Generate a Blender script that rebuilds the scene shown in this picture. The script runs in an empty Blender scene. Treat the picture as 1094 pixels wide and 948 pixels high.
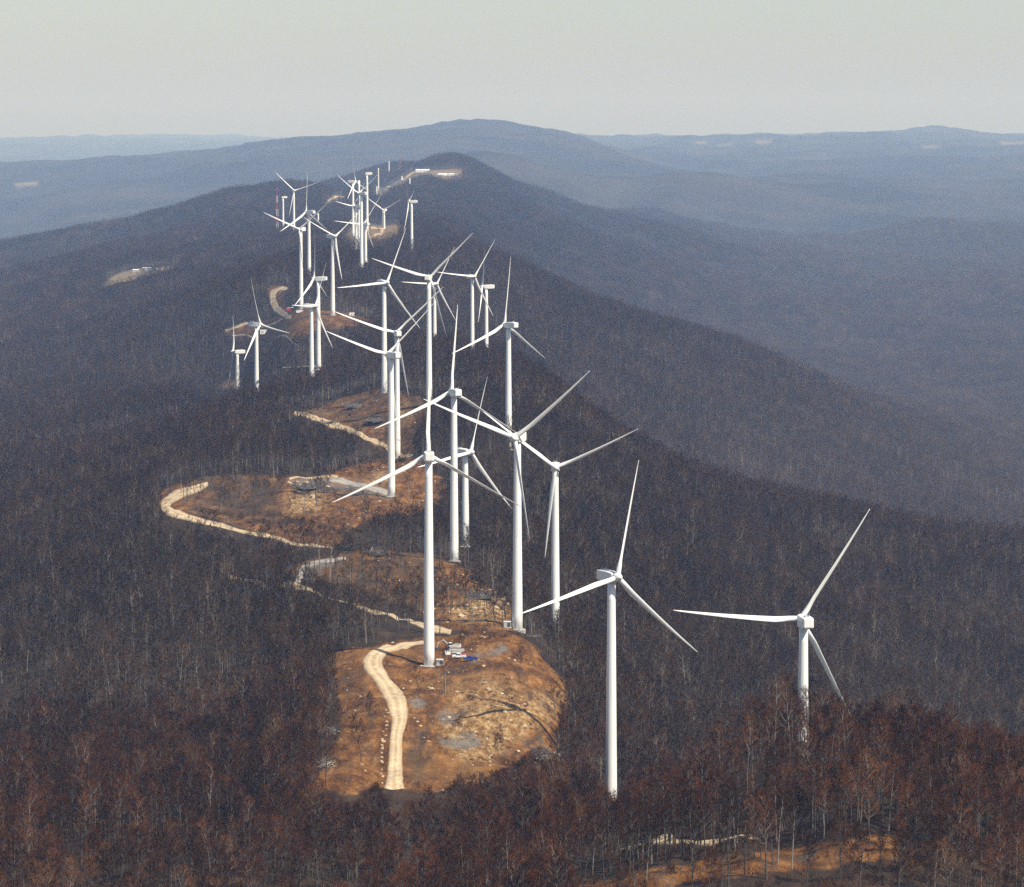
import bpy, bmesh, math, random
import numpy as np
from mathutils import Vector, Matrix, Quaternion

random.seed(11); RNG = np.random.default_rng(11)
SC = bpy.context.scene
COL = SC.collection
# ------------------------------------------------------------------ camera model
F = 4000.0; CU, CV = 547.0, 474.0; VH = 146.0; ZC = 600.0
PITCH = math.atan((CV - VH) / F); CP, SP = math.cos(PITCH), math.sin(PITCH)

def ray(u, v):
    xn = (u - CU) / F; yn = -(v - CV) / F
    return np.array([xn, CP + yn * SP, yn * CP - SP])

def at(u, v, Y):                       # world point seen at (u, v) at ground distance Y
    d = ray(u, v); return d * (Y / d[1]) + np.array([0, 0, ZC])

def proj(P):
    P = np.asarray(P, float); x = P[..., 0]; y = P[..., 1]; z = P[..., 2] - ZC
    dep = y * CP - z * SP; up = y * SP + z * CP
    return CU + F * x / dep, CV - F * up / dep

# ------------------------------------------------------------------ noise
def _h(i, j, s):
    n = (i.astype(np.int64) * 374761393 + j.astype(np.int64) * 668265263 + s * 1442695041) & 0xFFFFFFFF
    n = ((n ^ (n >> 13)) * 1274126177) & 0xFFFFFFFF
    n = (n ^ (n >> 16)) & 0xFFFFFF
    return n / float(0xFFFFFF)

def vnoise(x, y, s=0):
    i = np.floor(x); j = np.floor(y); fx = x - i; fy = y - j
    fx = fx * fx * fx * (fx * (fx * 6 - 15) + 10); fy = fy * fy * fy * (fy * (fy * 6 - 15) + 10)
    a = _h(i, j, s); b = _h(i + 1, j, s); c = _h(i, j + 1, s); d = _h(i + 1, j + 1, s)
    return (a + (b - a) * fx + (c - a) * fy + (a - b - c + d) * fx * fy) * 2 - 1

def fbm(x, y, s=0, o=4):
    r = 0; a = 1.0
    for k in range(o):
        r = r + a * vnoise(x, y, s + k * 17); x = x * 2.03 + 3.1; y = y * 2.03 + 7.7; a *= .5
    return r

# ------------------------------------------------------------------ turbines (photo measurements)
# key, scale px/m, hub (u,v), tower u, base v, tips, hint (side, toward camera), kind, label
TW = [
 ('T1', 3.02, (657.9,616.4), 652.8, 862, [(683.2,491.5),(746.7,701.4),(558.6,659)], (1,1), 'full',
  'white wind turbine facing the camera, foot in thin trees right of the nearest earth pad'),
 ('T2', 3.30, (858.2,664), 857.2, 872, [(719.8,659.7),(934.7,551),(907,764)], (0,-1), 'full',
  'white wind turbine farthest right, seen from behind, its foot hidden by a wooded knoll'),
 ('T3', 2.75, (459.7,487.5), 458.3, 709, [(357.5,544),(551,548),(460.2,373)], (0,-1), 'full',
  'tall white wind turbine on the nearest earth pad, a service box at its foot'),
 ('T4', 2.20, (486.6,419.5), 485.2, 597, [(489.5,327.4),(403.7,460.8),(548,464.8)], (0,-1), 'full',
  'white wind turbine seen from behind with a straight up blade and twigs across its foot'),
 ('T5', 2.00, (503.6,483.4), 497.2, 604, [(518.2,402.7),(548.8,547.4),(446,500.5)], (1,0.3), 'full',
  'white wind turbine low in dark woods, nacelle side on, rotor right, between two taller towers'),
 ('T6', 2.59, (552.6,468), 552.8, 674.6, [(455.6,434),(630,404.3),(566.4,575)], (-.3,1), 'full',
  'tall white wind turbine beside a grey cabinet and railing at the back of the clearing'),
 ('T7', 2.30, (594.2,499.5), 593.2, 672, [(684,465.4),(582.6,595.7),(513,446)], (0,1), 'full',
  'white wind turbine at the wood edge, right blade arcing up, lower blade beside its tower'),
 ('T8', 1.886, (419.6,379.6), 418.2, 531.7, [(353.5,360.6),(463,331),(425.4,457)], (-.2,-1), 'full',
  'white wind turbine standing on the gravel shelf above the orange earth bank'),
 ('T9', 1.67, (424.7,356.6), 424.3, 490.6, [(359.2,337.6),(472.6,309.5),(432.7,416.6)], (0,-1), 'full',
  'white wind turbine close behind another tower, foot beside the pale road below the brush heaps'),
 ('T10', 1.48, (413.7,302.3), 410.7, 421, [(436,245),(359,310.5),(443.8,345.8)], (1,.8), 'full',
  'white wind turbine with its foot at the top edge of the brown brush heap mound'),
 ('T11', 1.57, (459.5,297), 458.4, 424, [(396.2,280.4),(507,253.2),(477,362.6)], (.3,-1), 'full',
  'tall white middle wind turbine, one blade far left, one up right crossing another rotor'),
 ('T12', 1.08, (465.5,303.9), 464.3, 382, [(434,305.4),(487.6,265.5),(486.5,345)], (.1,1), 'full',
  'white wind turbine half hidden right behind the tall middle tower'),
 ('T13', 1.13, (505.4,295.9), 504.6, 381, [(473.2,295.5),(532.4,256.7),(525.8,338.7)], (0,1), 'full',
  'white wind turbine with one blade level to the left on the dark far hump'),
 ('T14', 1.10, (516,306.5), 519.6, 388, [(518,261.5),(512.7,347.6)], (-1,0), 'full',
  'white wind turbine edge on, long nacelle pointing right, on the dark far hump'),
 ('T15', 1.72, (539.2,347.6), 543.3, 480, [(546.4,274.4),(482.8,382.4),(582,387)], (-.8,-.6), 'full',
  'white wind turbine on the right ridge brow, one blade straight up, foot in woods'),
 ('T16', 1.24, (278,346.9), 274.4, 438, [(268.4,295.9),(260.3,386.7),(307,356.6)], (.8,.6), 'full',
  'white wind turbine in front of the orange slope, its tallest blade leaning left'),
 ('T17', 1.05, (247.4,376), 253.8, 419, [(244.8,338.7),(244.3,413.3)], (-1,0.1), 'full',
  'short looking white wind turbine leftmost on the flank, blades edge on in one vertical line'),
 ('T18', 1.25, (337.7,327.3), 333.1, 418, [(351.3,278.3),(359,375.7),(315.8,327.6)], (1,.4), 'full',
  'white wind turbine, front one of a close pair, lower blade slanting down right'),
 ('T19', 1.22, (336,298), 340.4, 396, [(337.2,247.4),(316.4,327.4)], (-1,-.3), 'full',
  'white wind turbine, rear one of a close pair, lower blade slanting down left'),
 ('T20', 1.106, (355.2,252.9), 355.6, 341.4, [(317,239.9),(373.3,240.6),(363,298.2)], (0,1), 'full',
  'white wind turbine with blades in a Y shape right of the sandy bend'),
 ('T21', 1.08, (320.7,245.2), 321.8, 331.4, [(282,229.3),(323.2,284)], (-.5,.8), 'full',
  'white wind turbine with a red crane truck at its foot by the sandy bend'),
 ('T22', 1.0, (327.3,227), 330.3, 298, [(326.6,184.9),(354.6,248.3),(305,244)], (-1,-.2), 'full',
  'white wind turbine with one blade straight up, behind the turbine with the red crane truck'),
 ('T23', .66, (314.2,203.9), 314.1, 254, [(293.8,184.5),(338,198),(310.7,233)], (0,1), 'full',
  'small far white wind turbine near the red lattice mast, one blade up left'),
 ('T24', .56, (301.4,211), 302.6, 254, [], (-1,0), 'nacelle',
  'far white tower with a nacelle but no blades beside the red lattice mast'),
 ('T25', .56, (340,228.4), 340, 252, [], (0,0), 'tower',
  'short white tower section without nacelle between the leftmost far turbines'),
 ('T26', .72, (379,194.2), 377.3, 253.5, [(377.6,165.5),(362.9,209),(386,197)], (1,.3), 'full',
  'far white wind turbine with one thin blade straight up, left in the crowded far cluster'),
 ('T27', .78, (383.5,193), 383.7, 256, [], (0,0), 'tower',
  'bare white tower without nacelle inside the crowded far cluster'),
 ('T28', .94, (384.8,207.2), 386.3, 283, [(355.8,197.8),(400.2,206.5),(388,235)], (-1,-.3), 'full',
  'white wind turbine nearest in the crowded far cluster, one blade long to the left'),
 ('T29', .78, (378.4,220.5), 380.6, 271.1, [(358.5,215.3),(381.8,246)], (-1,-.3), 'full',
  'far white wind turbine low in the crowded cluster, blade slanting left above ring road'),
 ('T30', .84, (387.3,239.6), 390.6, 286, [(353,238.9),(397.6,271.4)], (-1,-.3), 'full',
  'lowest white wind turbine in the crowded far cluster, one blade level left'),
 ('T31', .70, (390.6,185.7), 392.3, 242, [], (-1,0), 'nacelle',
  'banded white tower with a nacelle but no blades, right in the crowded far cluster'),
 ('T32', .62, (410.6,224.5), 410.5, 268, [(394.2,214.9),(432.6,214.6)], (0,1), 'full',
  'far white wind turbine with blades in a Y shape in front of the ring road'),
 ('T33', .78, (436,215.6), 439.9, 275, [(431.2,194.3),(432.6,247.8)], (-1,0), 'full',
  'rightmost wind turbine of the far group, thick blades edge on, nacelle pointing right'),
 ('T35', .45, (437.8,190.7), 437.8, 216, [], (0,0), 'tower',
  'bare white tower just behind the rightmost far turbine below the long white building'),
 ('T36', .38, (404,180), 404.3, 208, [], (0,0), 'tower',
  'bare white tower on the farthest pad, left one of the two slim ones'),
 ('T37', .36, (415.6,172.5), 415.6, 200, [], (0,0), 'tower',
  'bare white tower on the farthest pad, the highest against the blue hills'),
 ('T38', .42, (402.4,199.4), 402.5, 217, [], (0,0), 'tower',
  'short white tower stump in front of the farthest pad'),
 ('T39', .40, (429.3,188.4), 429.3, 194, [], (0,0), 'tower',
  'very short white tower ring standing below the far crane'),
]
# ------------------------------------------------------------------ terrain control points (u, v of the ground, Y)
CTRL = [
 # near: foot of the frame
 (0,1010,1000),(200,985,1000),(400,960,1030),(430,905,1130),(550,900,1120),(600,935,1000),(520,1010,900),(250,1060,900),(0,1090,900),
 (650,955,960),(700,932,950),(800,914,950),(900,893,960),(960,900,950),(1094,925,950),(800,1040,820),(1094,1060,820),(300,1150,820),(0,1180,820),
 # knoll on the right
 (760,826,1140),(858,783,1125),(960,811,1110),(1094,847,1080),(680,905,1060),(690,911,1005),(760,907,1000),(820,902,992),(880,880,1000),(1250,900,1040),
 (940,905,1200),(1094,900,1250),(720,905,1200),(580,862,1200),(610,860,1290),(600,760,1400),
 # plateau left of the first pad
 (0,790,1500),(150,750,1500),(300,735,1480),(-250,860,1500),(0,900,1200),(200,868,1200),(350,868,1160),(340,720,1440),
 (420,770,1310),(500,790,1290),(560,780,1310),(390,700,1450),
 (0,690,1750),(200,660,1750),(330,630,1720),(400,640,1700),(350,600,1810),(420,600,1810),
 (0,590,2200),(100,563,2200),(180,545,2060),(300,530,2121),(250,545,2080),(300,575,1960),(-250,680,2100),(360,520,2180),(440,500,2250),
 (0,500,3000),(150,470,3000),(300,440,2710),(250,455,2700),(250,442,3500),(225,458,3250),(-250,590,2900),(360,455,2600),
 (200,435,3300),(235,424,3800),(100,420,4000),(250,352,4000),(300,325,3950),(310,345,3650),(370,345,3550),(-250,470,4200),
 (0,378,5000),(150,330,5000),(300,290,5000),(150,294,6000),(100,305,6000),(250,276,6000),(-250,410,6500),
 (0,290,8000),(150,262,8000),(290,232,8000),(0,272,9300),(150,247,9700),(290,214,10500),(380,187,11500),(423,179,12000),(-250,320,9000),
 # crest, far part
 (486,170,10500),(455,185,9700),(480,186,9700),(440,190,9500),(365,213,8500),(400,247,6500),(430,245,6800),(460,205,8500),(470,240,6500),
 (480,278,4600),(440,285,4600),(547,303,4600),(597,333,4600),(697,368,4600),(760,384,4600),(820,408,4600),(900,455,4600),(1094,530,4650),(1300,570,4700),
 # right flank, spur in the middle distance
 (560,423,2600),(627,461,2600),(722,516,2600),(797,543,2600),(897,566,2600),(1094,604,2600),(1300,660,2600),
 (680,750,1600),(680,618,2000),(680,545,2300),(800,830,1500),(800,761,1700),(800,668,2000),(800,600,2300),(620,640,1850),(580,560,2050),
 (950,890,1500),(950,800,1700),(950,712,2000),(950,635,2300),(1094,930,1500),(1094,752,2000),(1300,860,2000),
 (560,400,3400),(600,448,3400),(700,520,3400),(850,570,3400),(1094,610,3500),(520,390,3500),(700,445,4000),(850,508,4000),(1094,560,4200),
 # beyond the second spur
 (547,300,6500),(600,332,6500),(697,374,6500),(800,402,6500),(950,425,6500),(1094,440,6500),(1300,455,6500),
 (547,250,8000),(600,284,8000),(697,320,8000),(800,350,8000),(950,362,8000),(1094,366,8000),
 (520,186,10500),(547,199,10500),(600,222,10500),(647,239,10500),(697,247,10500),(760,272,10500),(850,290,10500),(1000,296,10500),(1200,298,10500),
 (640,232,13500),(700,232,13500),(800,240,13500),(950,244,13500),(1094,246,13500),
 # drop behind the plateau
 (0,270,14000),(200,258,14000),(380,240,14000),(500,215,13000),(600,226,13000),(505,157,15500),(560,161,15200),(610,183,15000),(660,204,15000),(560,182,17500),(610,192,17500),(-300,285,14000),
 # great ridge behind
 (0,186,21000),(100,176,21000),(200,167,21000),(300,155,21000),(380,142,21000),(430,138,21000),(460,136,21000),(490,133.5,20500),(511,131.5,20500),(530,136,20500),(548,143,20000),(575,144,19500),
 (600,149,19500),(640,163,19000),(690,176,19000),(760,192,18000),(-250,205,20000),
 (100,212,17000),(300,190,17000),(0,230,17000),(440,180,17500),
 (740,192,16000),(850,195,17000),(1000,200,17000),(1094,200,17000),(1300,200,17000),
 (700,177,22000),(850,174,22000),(1000,177,22000),(1094,176,22000),
 (640,168,26000),(700,163,26000),(850,160,26000),(1000,160,26000),(1094,161,26000),(500,162,26000),
 (640,151,33000),(700,148,33000),(760,146,33000),(820,148,33000),(900,145,33000),(985,143,33000),(1050,148,33000),(1094,149,33000),(1300,149,33000),(480,150,33000),
 (0,190,30000),(150,185,30000),(250,180,30000),(-250,190,30000),(350,170,30000),
 (0,152,48000),(100,151,48000),(200,151,48000),(300,153,48000),(-300,152,48000),(500,153,48000),(800,150,48000),(1094,150,48000),
 (0,149,62000),(547,149,62000),(1094,149,62000),
]
pts = [(u, v, Y, .003) for (u, v, Y) in CTRL]
for t in TW:
    s = t[1]; pts.append((t[3], t[4], F / s, .004 if t[0] in ('T1','T2','T3','T6','T8','T4','T9','T10','T7','T17','T16') else .05))
_P = np.array([at(u, v, Y) for (u, v, Y, l) in pts]); _L = np.array([p[3] for p in pts])

def feat(x, y):
    return x / y * (F / 260.0), np.log(y) * 2.6

def _tps(r2):
    return .5 * r2 * np.log(r2 + 1e-9)
# fit of depression slope (z/y) in angle space, so that near and far points weigh alike in the picture
_qa, _qb = feat(_P[:, 0], _P[:, 1]); _t = (_P[:, 2] - ZC) / _P[:, 1]
_n = len(_P)
_K = _tps((_qa[:, None] - _qa[None]) ** 2 + (_qb[:, None] - _qb[None]) ** 2) + np.diag(_L)
_Q = np.stack([np.ones(_n), _qa, _qb], 1)
_A = np.block([[_K, _Q], [_Q.T, np.zeros((3, 3))]])
_W = np.linalg.solve(_A, np.concatenate([_t, np.zeros(3)]))

def base_z(x, y):
    a, b = feat(x, y); out = np.empty_like(a)
    for i in range(0, len(a), 20000):
        aa = a[i:i+20000]; bb = b[i:i+20000]
        r2 = (aa[:, None] - _qa[None]) ** 2 + (bb[:, None] - _qb[None]) ** 2
        out[i:i+20000] = _tps(r2) @ _W[:_n] + _W[_n] + _W[_n+1] * aa + _W[_n+2] * bb
    return out * y + ZC

def sstep(a, b, x):
    t = np.clip((x - a) / (b - a), 0, 1); return t * t * (3 - 2 * t)

def crest_x(y):
    return np.interp(y, [900, 1500, 2500, 3500, 5000, 7000, 9500, 12000], [40, -10, -50, -170, -190, -260, -180, -200])

def ground_z(x, y):
    x = np.atleast_1d(np.asarray(x, float)); y = np.atleast_1d(np.asarray(y, float))
    z = base_z(x, y)
    z = z + fbm(x / 60, y / 60, 3, 3) * 1.6 * (1 - sstep(6000, 12000, y))
    work = (1 - sstep(70, 130, np.abs(x - crest_x(y)))) * (1 - sstep(2700, 3200, y))     # dug and dumped ground along the crest
    z = z + work * (fbm(x / 11, y / 20, 7, 3) * .7 - 1.0 * np.maximum(0, fbm(x / 17 + y / 60, y / 30, 9, 2)))
    for cx, cy, rx, ry, dz in ((-1, 1290, 17, 45, -5.5), (14, 1365, 12, 40, 3.0), (-3, 1190, 16, 18, 2.5), (-75, 2230, 18, 60, 5.0), (-150, 2150, 30, 60, -3.0), (-85, 2600, 26, 70, 5.0), (-60, 1770, 14, 35, 5.0)):
        z = z + dz * np.exp(-((x - cx) / rx) ** 2 - ((y - cy) / ry) ** 2)
    off = np.abs(x - crest_x(y)); m = sstep(120, 320, off)
    z = z + m * (1 - np.abs(fbm(x / 260 + 5, y / 420, 21, 3))) * 9 * sstep(1300, 2200, y) * (1 - sstep(7000, 12000, y)) - m * 5 * sstep(1300, 2200, y)
    far = sstep(4200, 9500, y) * np.clip(m + sstep(11500, 14000, y), 0, 1)
    z = z + far * (fbm(x / 800, y / 1300, 41, 5) * 24 + (1 - 2 * np.abs(fbm(x / 1100, y / 1900, 61, 4))) * 26)
    vf = sstep(15000, 24000, y)
    z = z + vf * (fbm(x / 2200, y / 2800, 81, 5) * 22 + (1 - 2 * np.abs(fbm(x / 1800, y / 2600, 91, 4))) * 20 * (1 - sstep(17500, 19500, y) * (1 - sstep(21500, 24000, y)) * .8))
    return z

def hit(u, v, y0=850, y1=30000):       # where the ray through (u, v) meets the ground between y0 and y1
    d = ray(u, v); ys = np.exp(np.linspace(math.log(y0), math.log(y1), 900))
    g = ground_z(d[0] / d[1] * ys, ys); zr = ZC + d[2] / d[1] * ys
    k = np.argmax(zr < g)
    if not (zr < g).any(): k = int(np.argmin(np.abs(zr - g)))
    Y = ys[k]
    if k > 0 and zr[k] < g[k] and zr[k-1] >= g[k-1]:
        a = zr[k-1] - g[k-1]; b = g[k] - zr[k]; Y = ys[k-1] + (ys[k] - ys[k-1]) * a / (a + b)
    x = d[0] / d[1] * Y
    return np.array([x, Y, ground_z([x], [Y])[0]])

# ------------------------------------------------------------------ object helpers
def link(o): COL.objects.link(o); return o
def tag(o, label=None, cat=None, group=None, kind=None):
    if label: o['label'] = label
    if cat: o['category'] = cat
    if group: o['group'] = group
    if kind: o['kind'] = kind
    return o
def empty(name, loc, rz=0):
    o = bpy.data.objects.new(name, None); o.location = loc; o.rotation_euler = (0, 0, rz); o.empty_display_size = 1
    return link(o)
def obj(name, me, parent=None, loc=None, rz=0):
    o = bpy.data.objects.new(name, me); link(o)
    if parent: o.parent = parent
    if loc is not None: o.location = loc
    if rz: o.rotation_euler = (0, 0, rz)
    return o

class MB:
    def __init__(s): s.v = []; s.f = []; s.m = []
    def add(s, vs, fs, mi=0):
        b = len(s.v); s.v += [tuple(p) for p in vs]; s.f += [tuple(i + b for i in f) for f in fs]; s.m += [mi] * len(fs)
    def box(s, c, d, mi=0, taper=1.0, rz=0):
        x, y, z = c; a, b, h = d[0] / 2, d[1] / 2, d[2] / 2; cs, sn = math.cos(rz), math.sin(rz); vs = []
        for zz, k in ((-h, 1), (h, taper)):
            for sx, sy in ((-1, -1), (1, -1), (1, 1), (-1, 1)):
                px, py = sx * a * k, sy * b * k; vs.append((x + px * cs - py * sn, y + px * sn + py * cs, z + zz))
        s.add(vs, [(3, 2, 1, 0), (4, 5, 6, 7), (0, 1, 5, 4), (1, 2, 6, 5), (2, 3, 7, 6), (3, 0, 4, 7)], mi)
    def tube(s, path, rad, n=6, mi=0, cap=True):
        path = [Vector(p) for p in path]; rings = []
        for i, p in enumerate(path):
            t = (path[min(i + 1, len(path) - 1)] - path[max(i - 1, 0)]).normalized()
            a = t.orthogonal().normalized() if abs(t.z) < .99 else Vector((1, 0, 0)); a = (a - t * a.dot(t)).normalized(); b = t.cross(a)
            rings.append([p + (a * math.cos(2 * math.pi * k / n) + b * math.sin(2 * math.pi * k / n)) * rad[i] for k in range(n)])
        vs = [q for r in rings for q in r]; fs = []
        for i in range(len(rings) - 1):
            for k in range(n):
                k2 = (k + 1) % n; fs.append((i * n + k, i * n + k2, (i + 1) * n + k2, (i + 1) * n + k))
        if cap: fs.append(tuple(range(n - 1, -1, -1))); fs.append(tuple((len(rings) - 1) * n + k for k in range(n)))
        s.add(vs, fs, mi)
    def tri(s, a, b, c, mi=0): s.add([a, b, c], [(0, 1, 2)], mi)
    def mesh(s, name, mats, smooth=False):
        me = bpy.data.meshes.new(name); me.from_pydata(s.v, [], s.f)
        for m in (mats if isinstance(mats, (list, tuple)) else [mats]): me.materials.append(m)
        me.polygons.foreach_set('material_index', s.m)
        if smooth: me.polygons.foreach_set('use_smooth', [True] * len(s.f))
        me.update(); return me
    def build(s, name, mats, parent=None, smooth=False, loc=None, rz=0):
        return obj(name, s.mesh(name, mats, smooth), parent, loc, rz)

# ------------------------------------------------------------------ materials
def mat(name):
    m = bpy.data.materials.new(name); m.use_nodes = True; nt = m.node_tree
    b = nt.nodes['Principled BSDF']; return m, nt, b
def N(nt, t, **k):
    n = nt.nodes.new(t)
    for a, b in k.items(): setattr(n, a, b)
    return n
def noise(nt, scale, detail=4, vec=None, rough=.55):
    n = N(nt, 'ShaderNodeTexNoise'); n.inputs['Scale'].default_value = scale; n.inputs['Detail'].default_value = detail; n.inputs['Roughness'].default_value = rough
    if vec is not None: nt.links.new(vec, n.inputs['Vector'])
    return n.outputs['Fac']
def ramp(nt, fac, stops):
    n = N(nt, 'ShaderNodeValToRGB'); nt.links.new(fac, n.inputs['Fac']); e = n.color_ramp.elements
    while len(e) < len(stops): e.new(.5)
    for x, (p, c) in zip(e, stops): x.position = p; x.color = (*c, 1) if len(c) == 3 else c
    return n.outputs['Color']
def mixc(nt, fac, a, b, bt='MIX'):
    n = N(nt, 'ShaderNodeMix', data_type='RGBA', blend_type=bt)
    for val, i in ((fac, 0), (a, 6), (b, 7)):
        if isinstance(val, (int, float)): n.inputs[i].default_value = val
        elif isinstance(val, tuple): n.inputs[i].default_value = (*val, 1)
        else: nt.links.new(val, n.inputs[i])
    return n.outputs[2]
def math_(nt, op, a, b=0.0, clamp=False):
    n = N(nt, 'ShaderNodeMath', operation=op, use_clamp=clamp)
    for val, i in ((a, 0), (b, 1)):
        if isinstance(val, (int, float)): n.inputs[i].default_value = val
        else: nt.links.new(val, n.inputs[i])
    return n.outputs[0]
def maprange(nt, v, a, b, c=0, d=1):
    n = N(nt, 'ShaderNodeMapRange'); nt.links.new(v, n.inputs[0])
    for i, x in ((1, a), (2, b), (3, c), (4, d)): n.inputs[i].default_value = x
    return n.outputs[0]

def simple(name, col, rough=.6, var=.12, scale=.8, metal=0.0):
    m, nt, b = mat(name); tc = N(nt, 'ShaderNodeTexCoord')
    f = noise(nt, scale, 5, tc.outputs['Object'])
    c = ramp(nt, f, [(.3, tuple(x * (1 - var) for x in col)), (.7, tuple(min(1, x * (1 + var)) for x in col))])
    nt.links.new(c, b.inputs['Base Color']); b.inputs['Roughness'].default_value = rough; b.inputs['Metallic'].default_value = metal
    return m

def white_paint():
    m, nt, b = mat('white_turbine_paint'); tc = N(nt, 'ShaderNodeTexCoord'); mp = N(nt, 'ShaderNodeMapping')
    mp.inputs['Scale'].default_value = (1.6, 1.6, .05); nt.links.new(tc.outputs['Object'], mp.inputs['Vector'])
    f = noise(nt, 1.0, 5, mp.outputs['Vector']); g = noise(nt, .15, 3, tc.outputs['Object'])
    c = ramp(nt, f, [(.30, (.70, .70, .68)), (.55, (.85, .85, .83))])
    c = mixc(nt, math_(nt, 'MULTIPLY', g, .18), c, (.62, .62, .60))
    nt.links.new(c, b.inputs['Base Color']); b.inputs['Roughness'].default_value = .42
    return m
M_WHITE = white_paint()
M_GREY = simple('light_grey_metal', (.42, .44, .45), .5)
M_DARK = simple('dark_metal', (.06, .065, .07), .55)
M_CONC = simple('concrete', (.38, .36, .33), .9)
M_RED = simple('red_paint', (.45, .045, .035), .45)
M_BLUE = simple('blue_paint', (.03, .06, .30), .4)
M_WPAINT = simple('white_vehicle_paint', (.78, .78, .77), .4)
M_GLASS = simple('dark_glass', (.02, .025, .03), .1)
M_RUBBER = simple('tyre_rubber', (.025, .025, .025), .9)
M_YEL = simple('ochre_crane_paint', (.30, .17, .07), .6)
M_ROOF = simple('pale_roof', (.72, .74, .76), .5)
M_LOG = simple('dead_wood', (.085, .075, .068), .95, .45, .6)
M_LOGP = simple('pale_wood', (.30, .25, .19), .95, .3, .6)
M_ROCK = simple('pale_sandstone', (.42, .33, .215), .95, .3, .9)

def mat_clod():
    m, nt, b = mat('stones_and_clods'); oi = N(nt, 'ShaderNodeObjectInfo')
    c = ramp(nt, oi.outputs['Random'], [(0, (.045, .022, .010)), (.35, (.13, .058, .019)), (.62, (.20, .10, .036)), (.80, (.33, .23, .12)), (1, (.50, .40, .26))])
    nt.links.new(c, b.inputs['Base Color']); b.inputs['Roughness'].default_value = .95; return m
M_CLOD = mat_clod()
def mat_ground():
    m, nt, b = mat('ground_surface'); tc = N(nt, 'ShaderNodeTexCoord'); P = tc.outputs['Object']
    def A(n): a = N(nt, 'ShaderNodeAttribute', attribute_name=n); return a.outputs['Fac']
    n1 = noise(nt, .02, 6, P); mq = N(nt, 'ShaderNodeMapping'); mq.inputs['Scale'].default_value = (1, .33, 1); nt.links.new(P, mq.inputs['Vector']); Q = mq.outputs['Vector']; n2 = noise(nt, .17, 7, Q, .7); n3 = noise(nt, 1.0, 5, Q, .75); n5 = noise(nt, .09, 7, Q, .74); n4 = noise(nt, .004, 5, P)
    # forest floor: leaf litter
    lit = ramp(nt, n2, [(.3, (.020, .014, .010)), (.5, (.040, .026, .017)), (.72, (.07, .044, .027))])
    # far canopy read from afar
    can = ramp(nt, noise(nt, .0016, 6, P, .6), [(.38, (.030, .028, .027)), (.5, (.056, .049, .044)), (.62, (.088, .074, .062))])
    cs = noise(nt, .035, 4, P, .8); can = mixc(nt, math_(nt, 'MULTIPLY', cs, .9), can, (.024, .021, .023))
    base = mixc(nt, A('canopy'), lit, can)
    # cut earth
    d = ramp(nt, n2, [(.36, (.050, .020, .006)), (.46, (.118, .047, .012)), (.55, (.19, .082, .022)), (.66, (.30, .155, .055))])
    mp = N(nt, 'ShaderNodeMapping'); mp.inputs['Rotation'].default_value = (0, 0, .25); mp.inputs['Scale'].default_value = (.30, .05, .2)
    nt.links.new(P, mp.inputs['Vector']); st = noise(nt, 1.0, 5, mp.outputs['Vector'], .6)
    d = mixc(nt, maprange(nt, st, .48, .66, 0, .7), d, (.075, .038, .019))
    d = mixc(nt, maprange(nt, n1, .55, .7, 0, .6), d, (.28, .140, .046))
    d = mixc(nt, maprange(nt, n3, .57, .68, 0, .45), d, (.45, .33, .19))
    # dull, overgrown earth
    br = mixc(nt, maprange(nt, n1, .35, .6), d, (.10, .070, .040)); d = mixc(nt, maprange(nt, math_(nt, 'ADD', A('dull'), math_(nt, 'MULTIPLY', math_(nt, 'SUBTRACT', n5, .5), 3.0)), .25, .95), d, mixc(nt, .7, br, (.075, .050, .029)))
    rk = ramp(nt, noise(nt, .5, 6, Q, .78), [(.38, (.14, .070, .028)), (.5, (.34, .21, .085)), (.62, (.58, .44, .25))])
    d = mixc(nt, math_(nt, 'MULTIPLY', A('rock'), maprange(nt, n2, .35, .5)), d, rk)
    gr = ramp(nt, n3, [(.3, (.125, .113, .097)), (.7, (.215, .195, .168))])
    d = mixc(nt, maprange(nt, math_(nt, 'ADD', A('gravel'), math_(nt, 'MULTIPLY', math_(nt, 'SUBTRACT', n5, .5), 4.0)), .35, .95, 0, .85), d, gr)
    dk = ramp(nt, n3, [(.36, (.022, .016, .012)), (.62, (.085, .056, .036))])
    d = mixc(nt, maprange(nt, math_(nt, 'ADD', A('brush'), math_(nt, 'MULTIPLY', math_(nt, 'SUBTRACT', n5, .5), 5.0)), .35, 1.05, 0, .8), d, dk)  # dark brush, soil and the painted tower shadows
    e = math_(nt, 'ADD', A('dirt'), math_(nt, 'MULTIPLY', math_(nt, 'SUBTRACT', n5, .5), 2.4))
    col = mixc(nt, maprange(nt, e, .36, .66), base, d)
    fl = ramp(nt, n1, [(.3, (.17, .145, .09)), (.7, (.27, .23, .15))])
    col = mixc(nt, A('field'), col, fl)
    nt.links.new(col, b.inputs['Base Color']); b.inputs['Roughness'].default_value = .95; b.inputs['Specular IOR Level'].default_value = .15
    bp = N(nt, 'ShaderNodeBump'); bp.inputs['Strength'].default_value = .8; bp.inputs['Distance'].default_value = 1.2
    hh = math_(nt, 'ADD', n2, math_(nt, 'MULTIPLY', n3, .35)); nt.links.new(hh, bp.inputs['Height'])
    bp2 = N(nt, 'ShaderNodeBump'); bp2.inputs['Distance'].default_value = 14; nt.links.new(A('canopy'), bp2.inputs['Strength'])
    nt.links.new(cs, bp2.inputs['Height']); nt.links.new(bp.outputs[0], bp2.inputs['Normal']); nt.links.new(bp2.outputs[0], b.inputs['Normal'])
    return m

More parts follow.
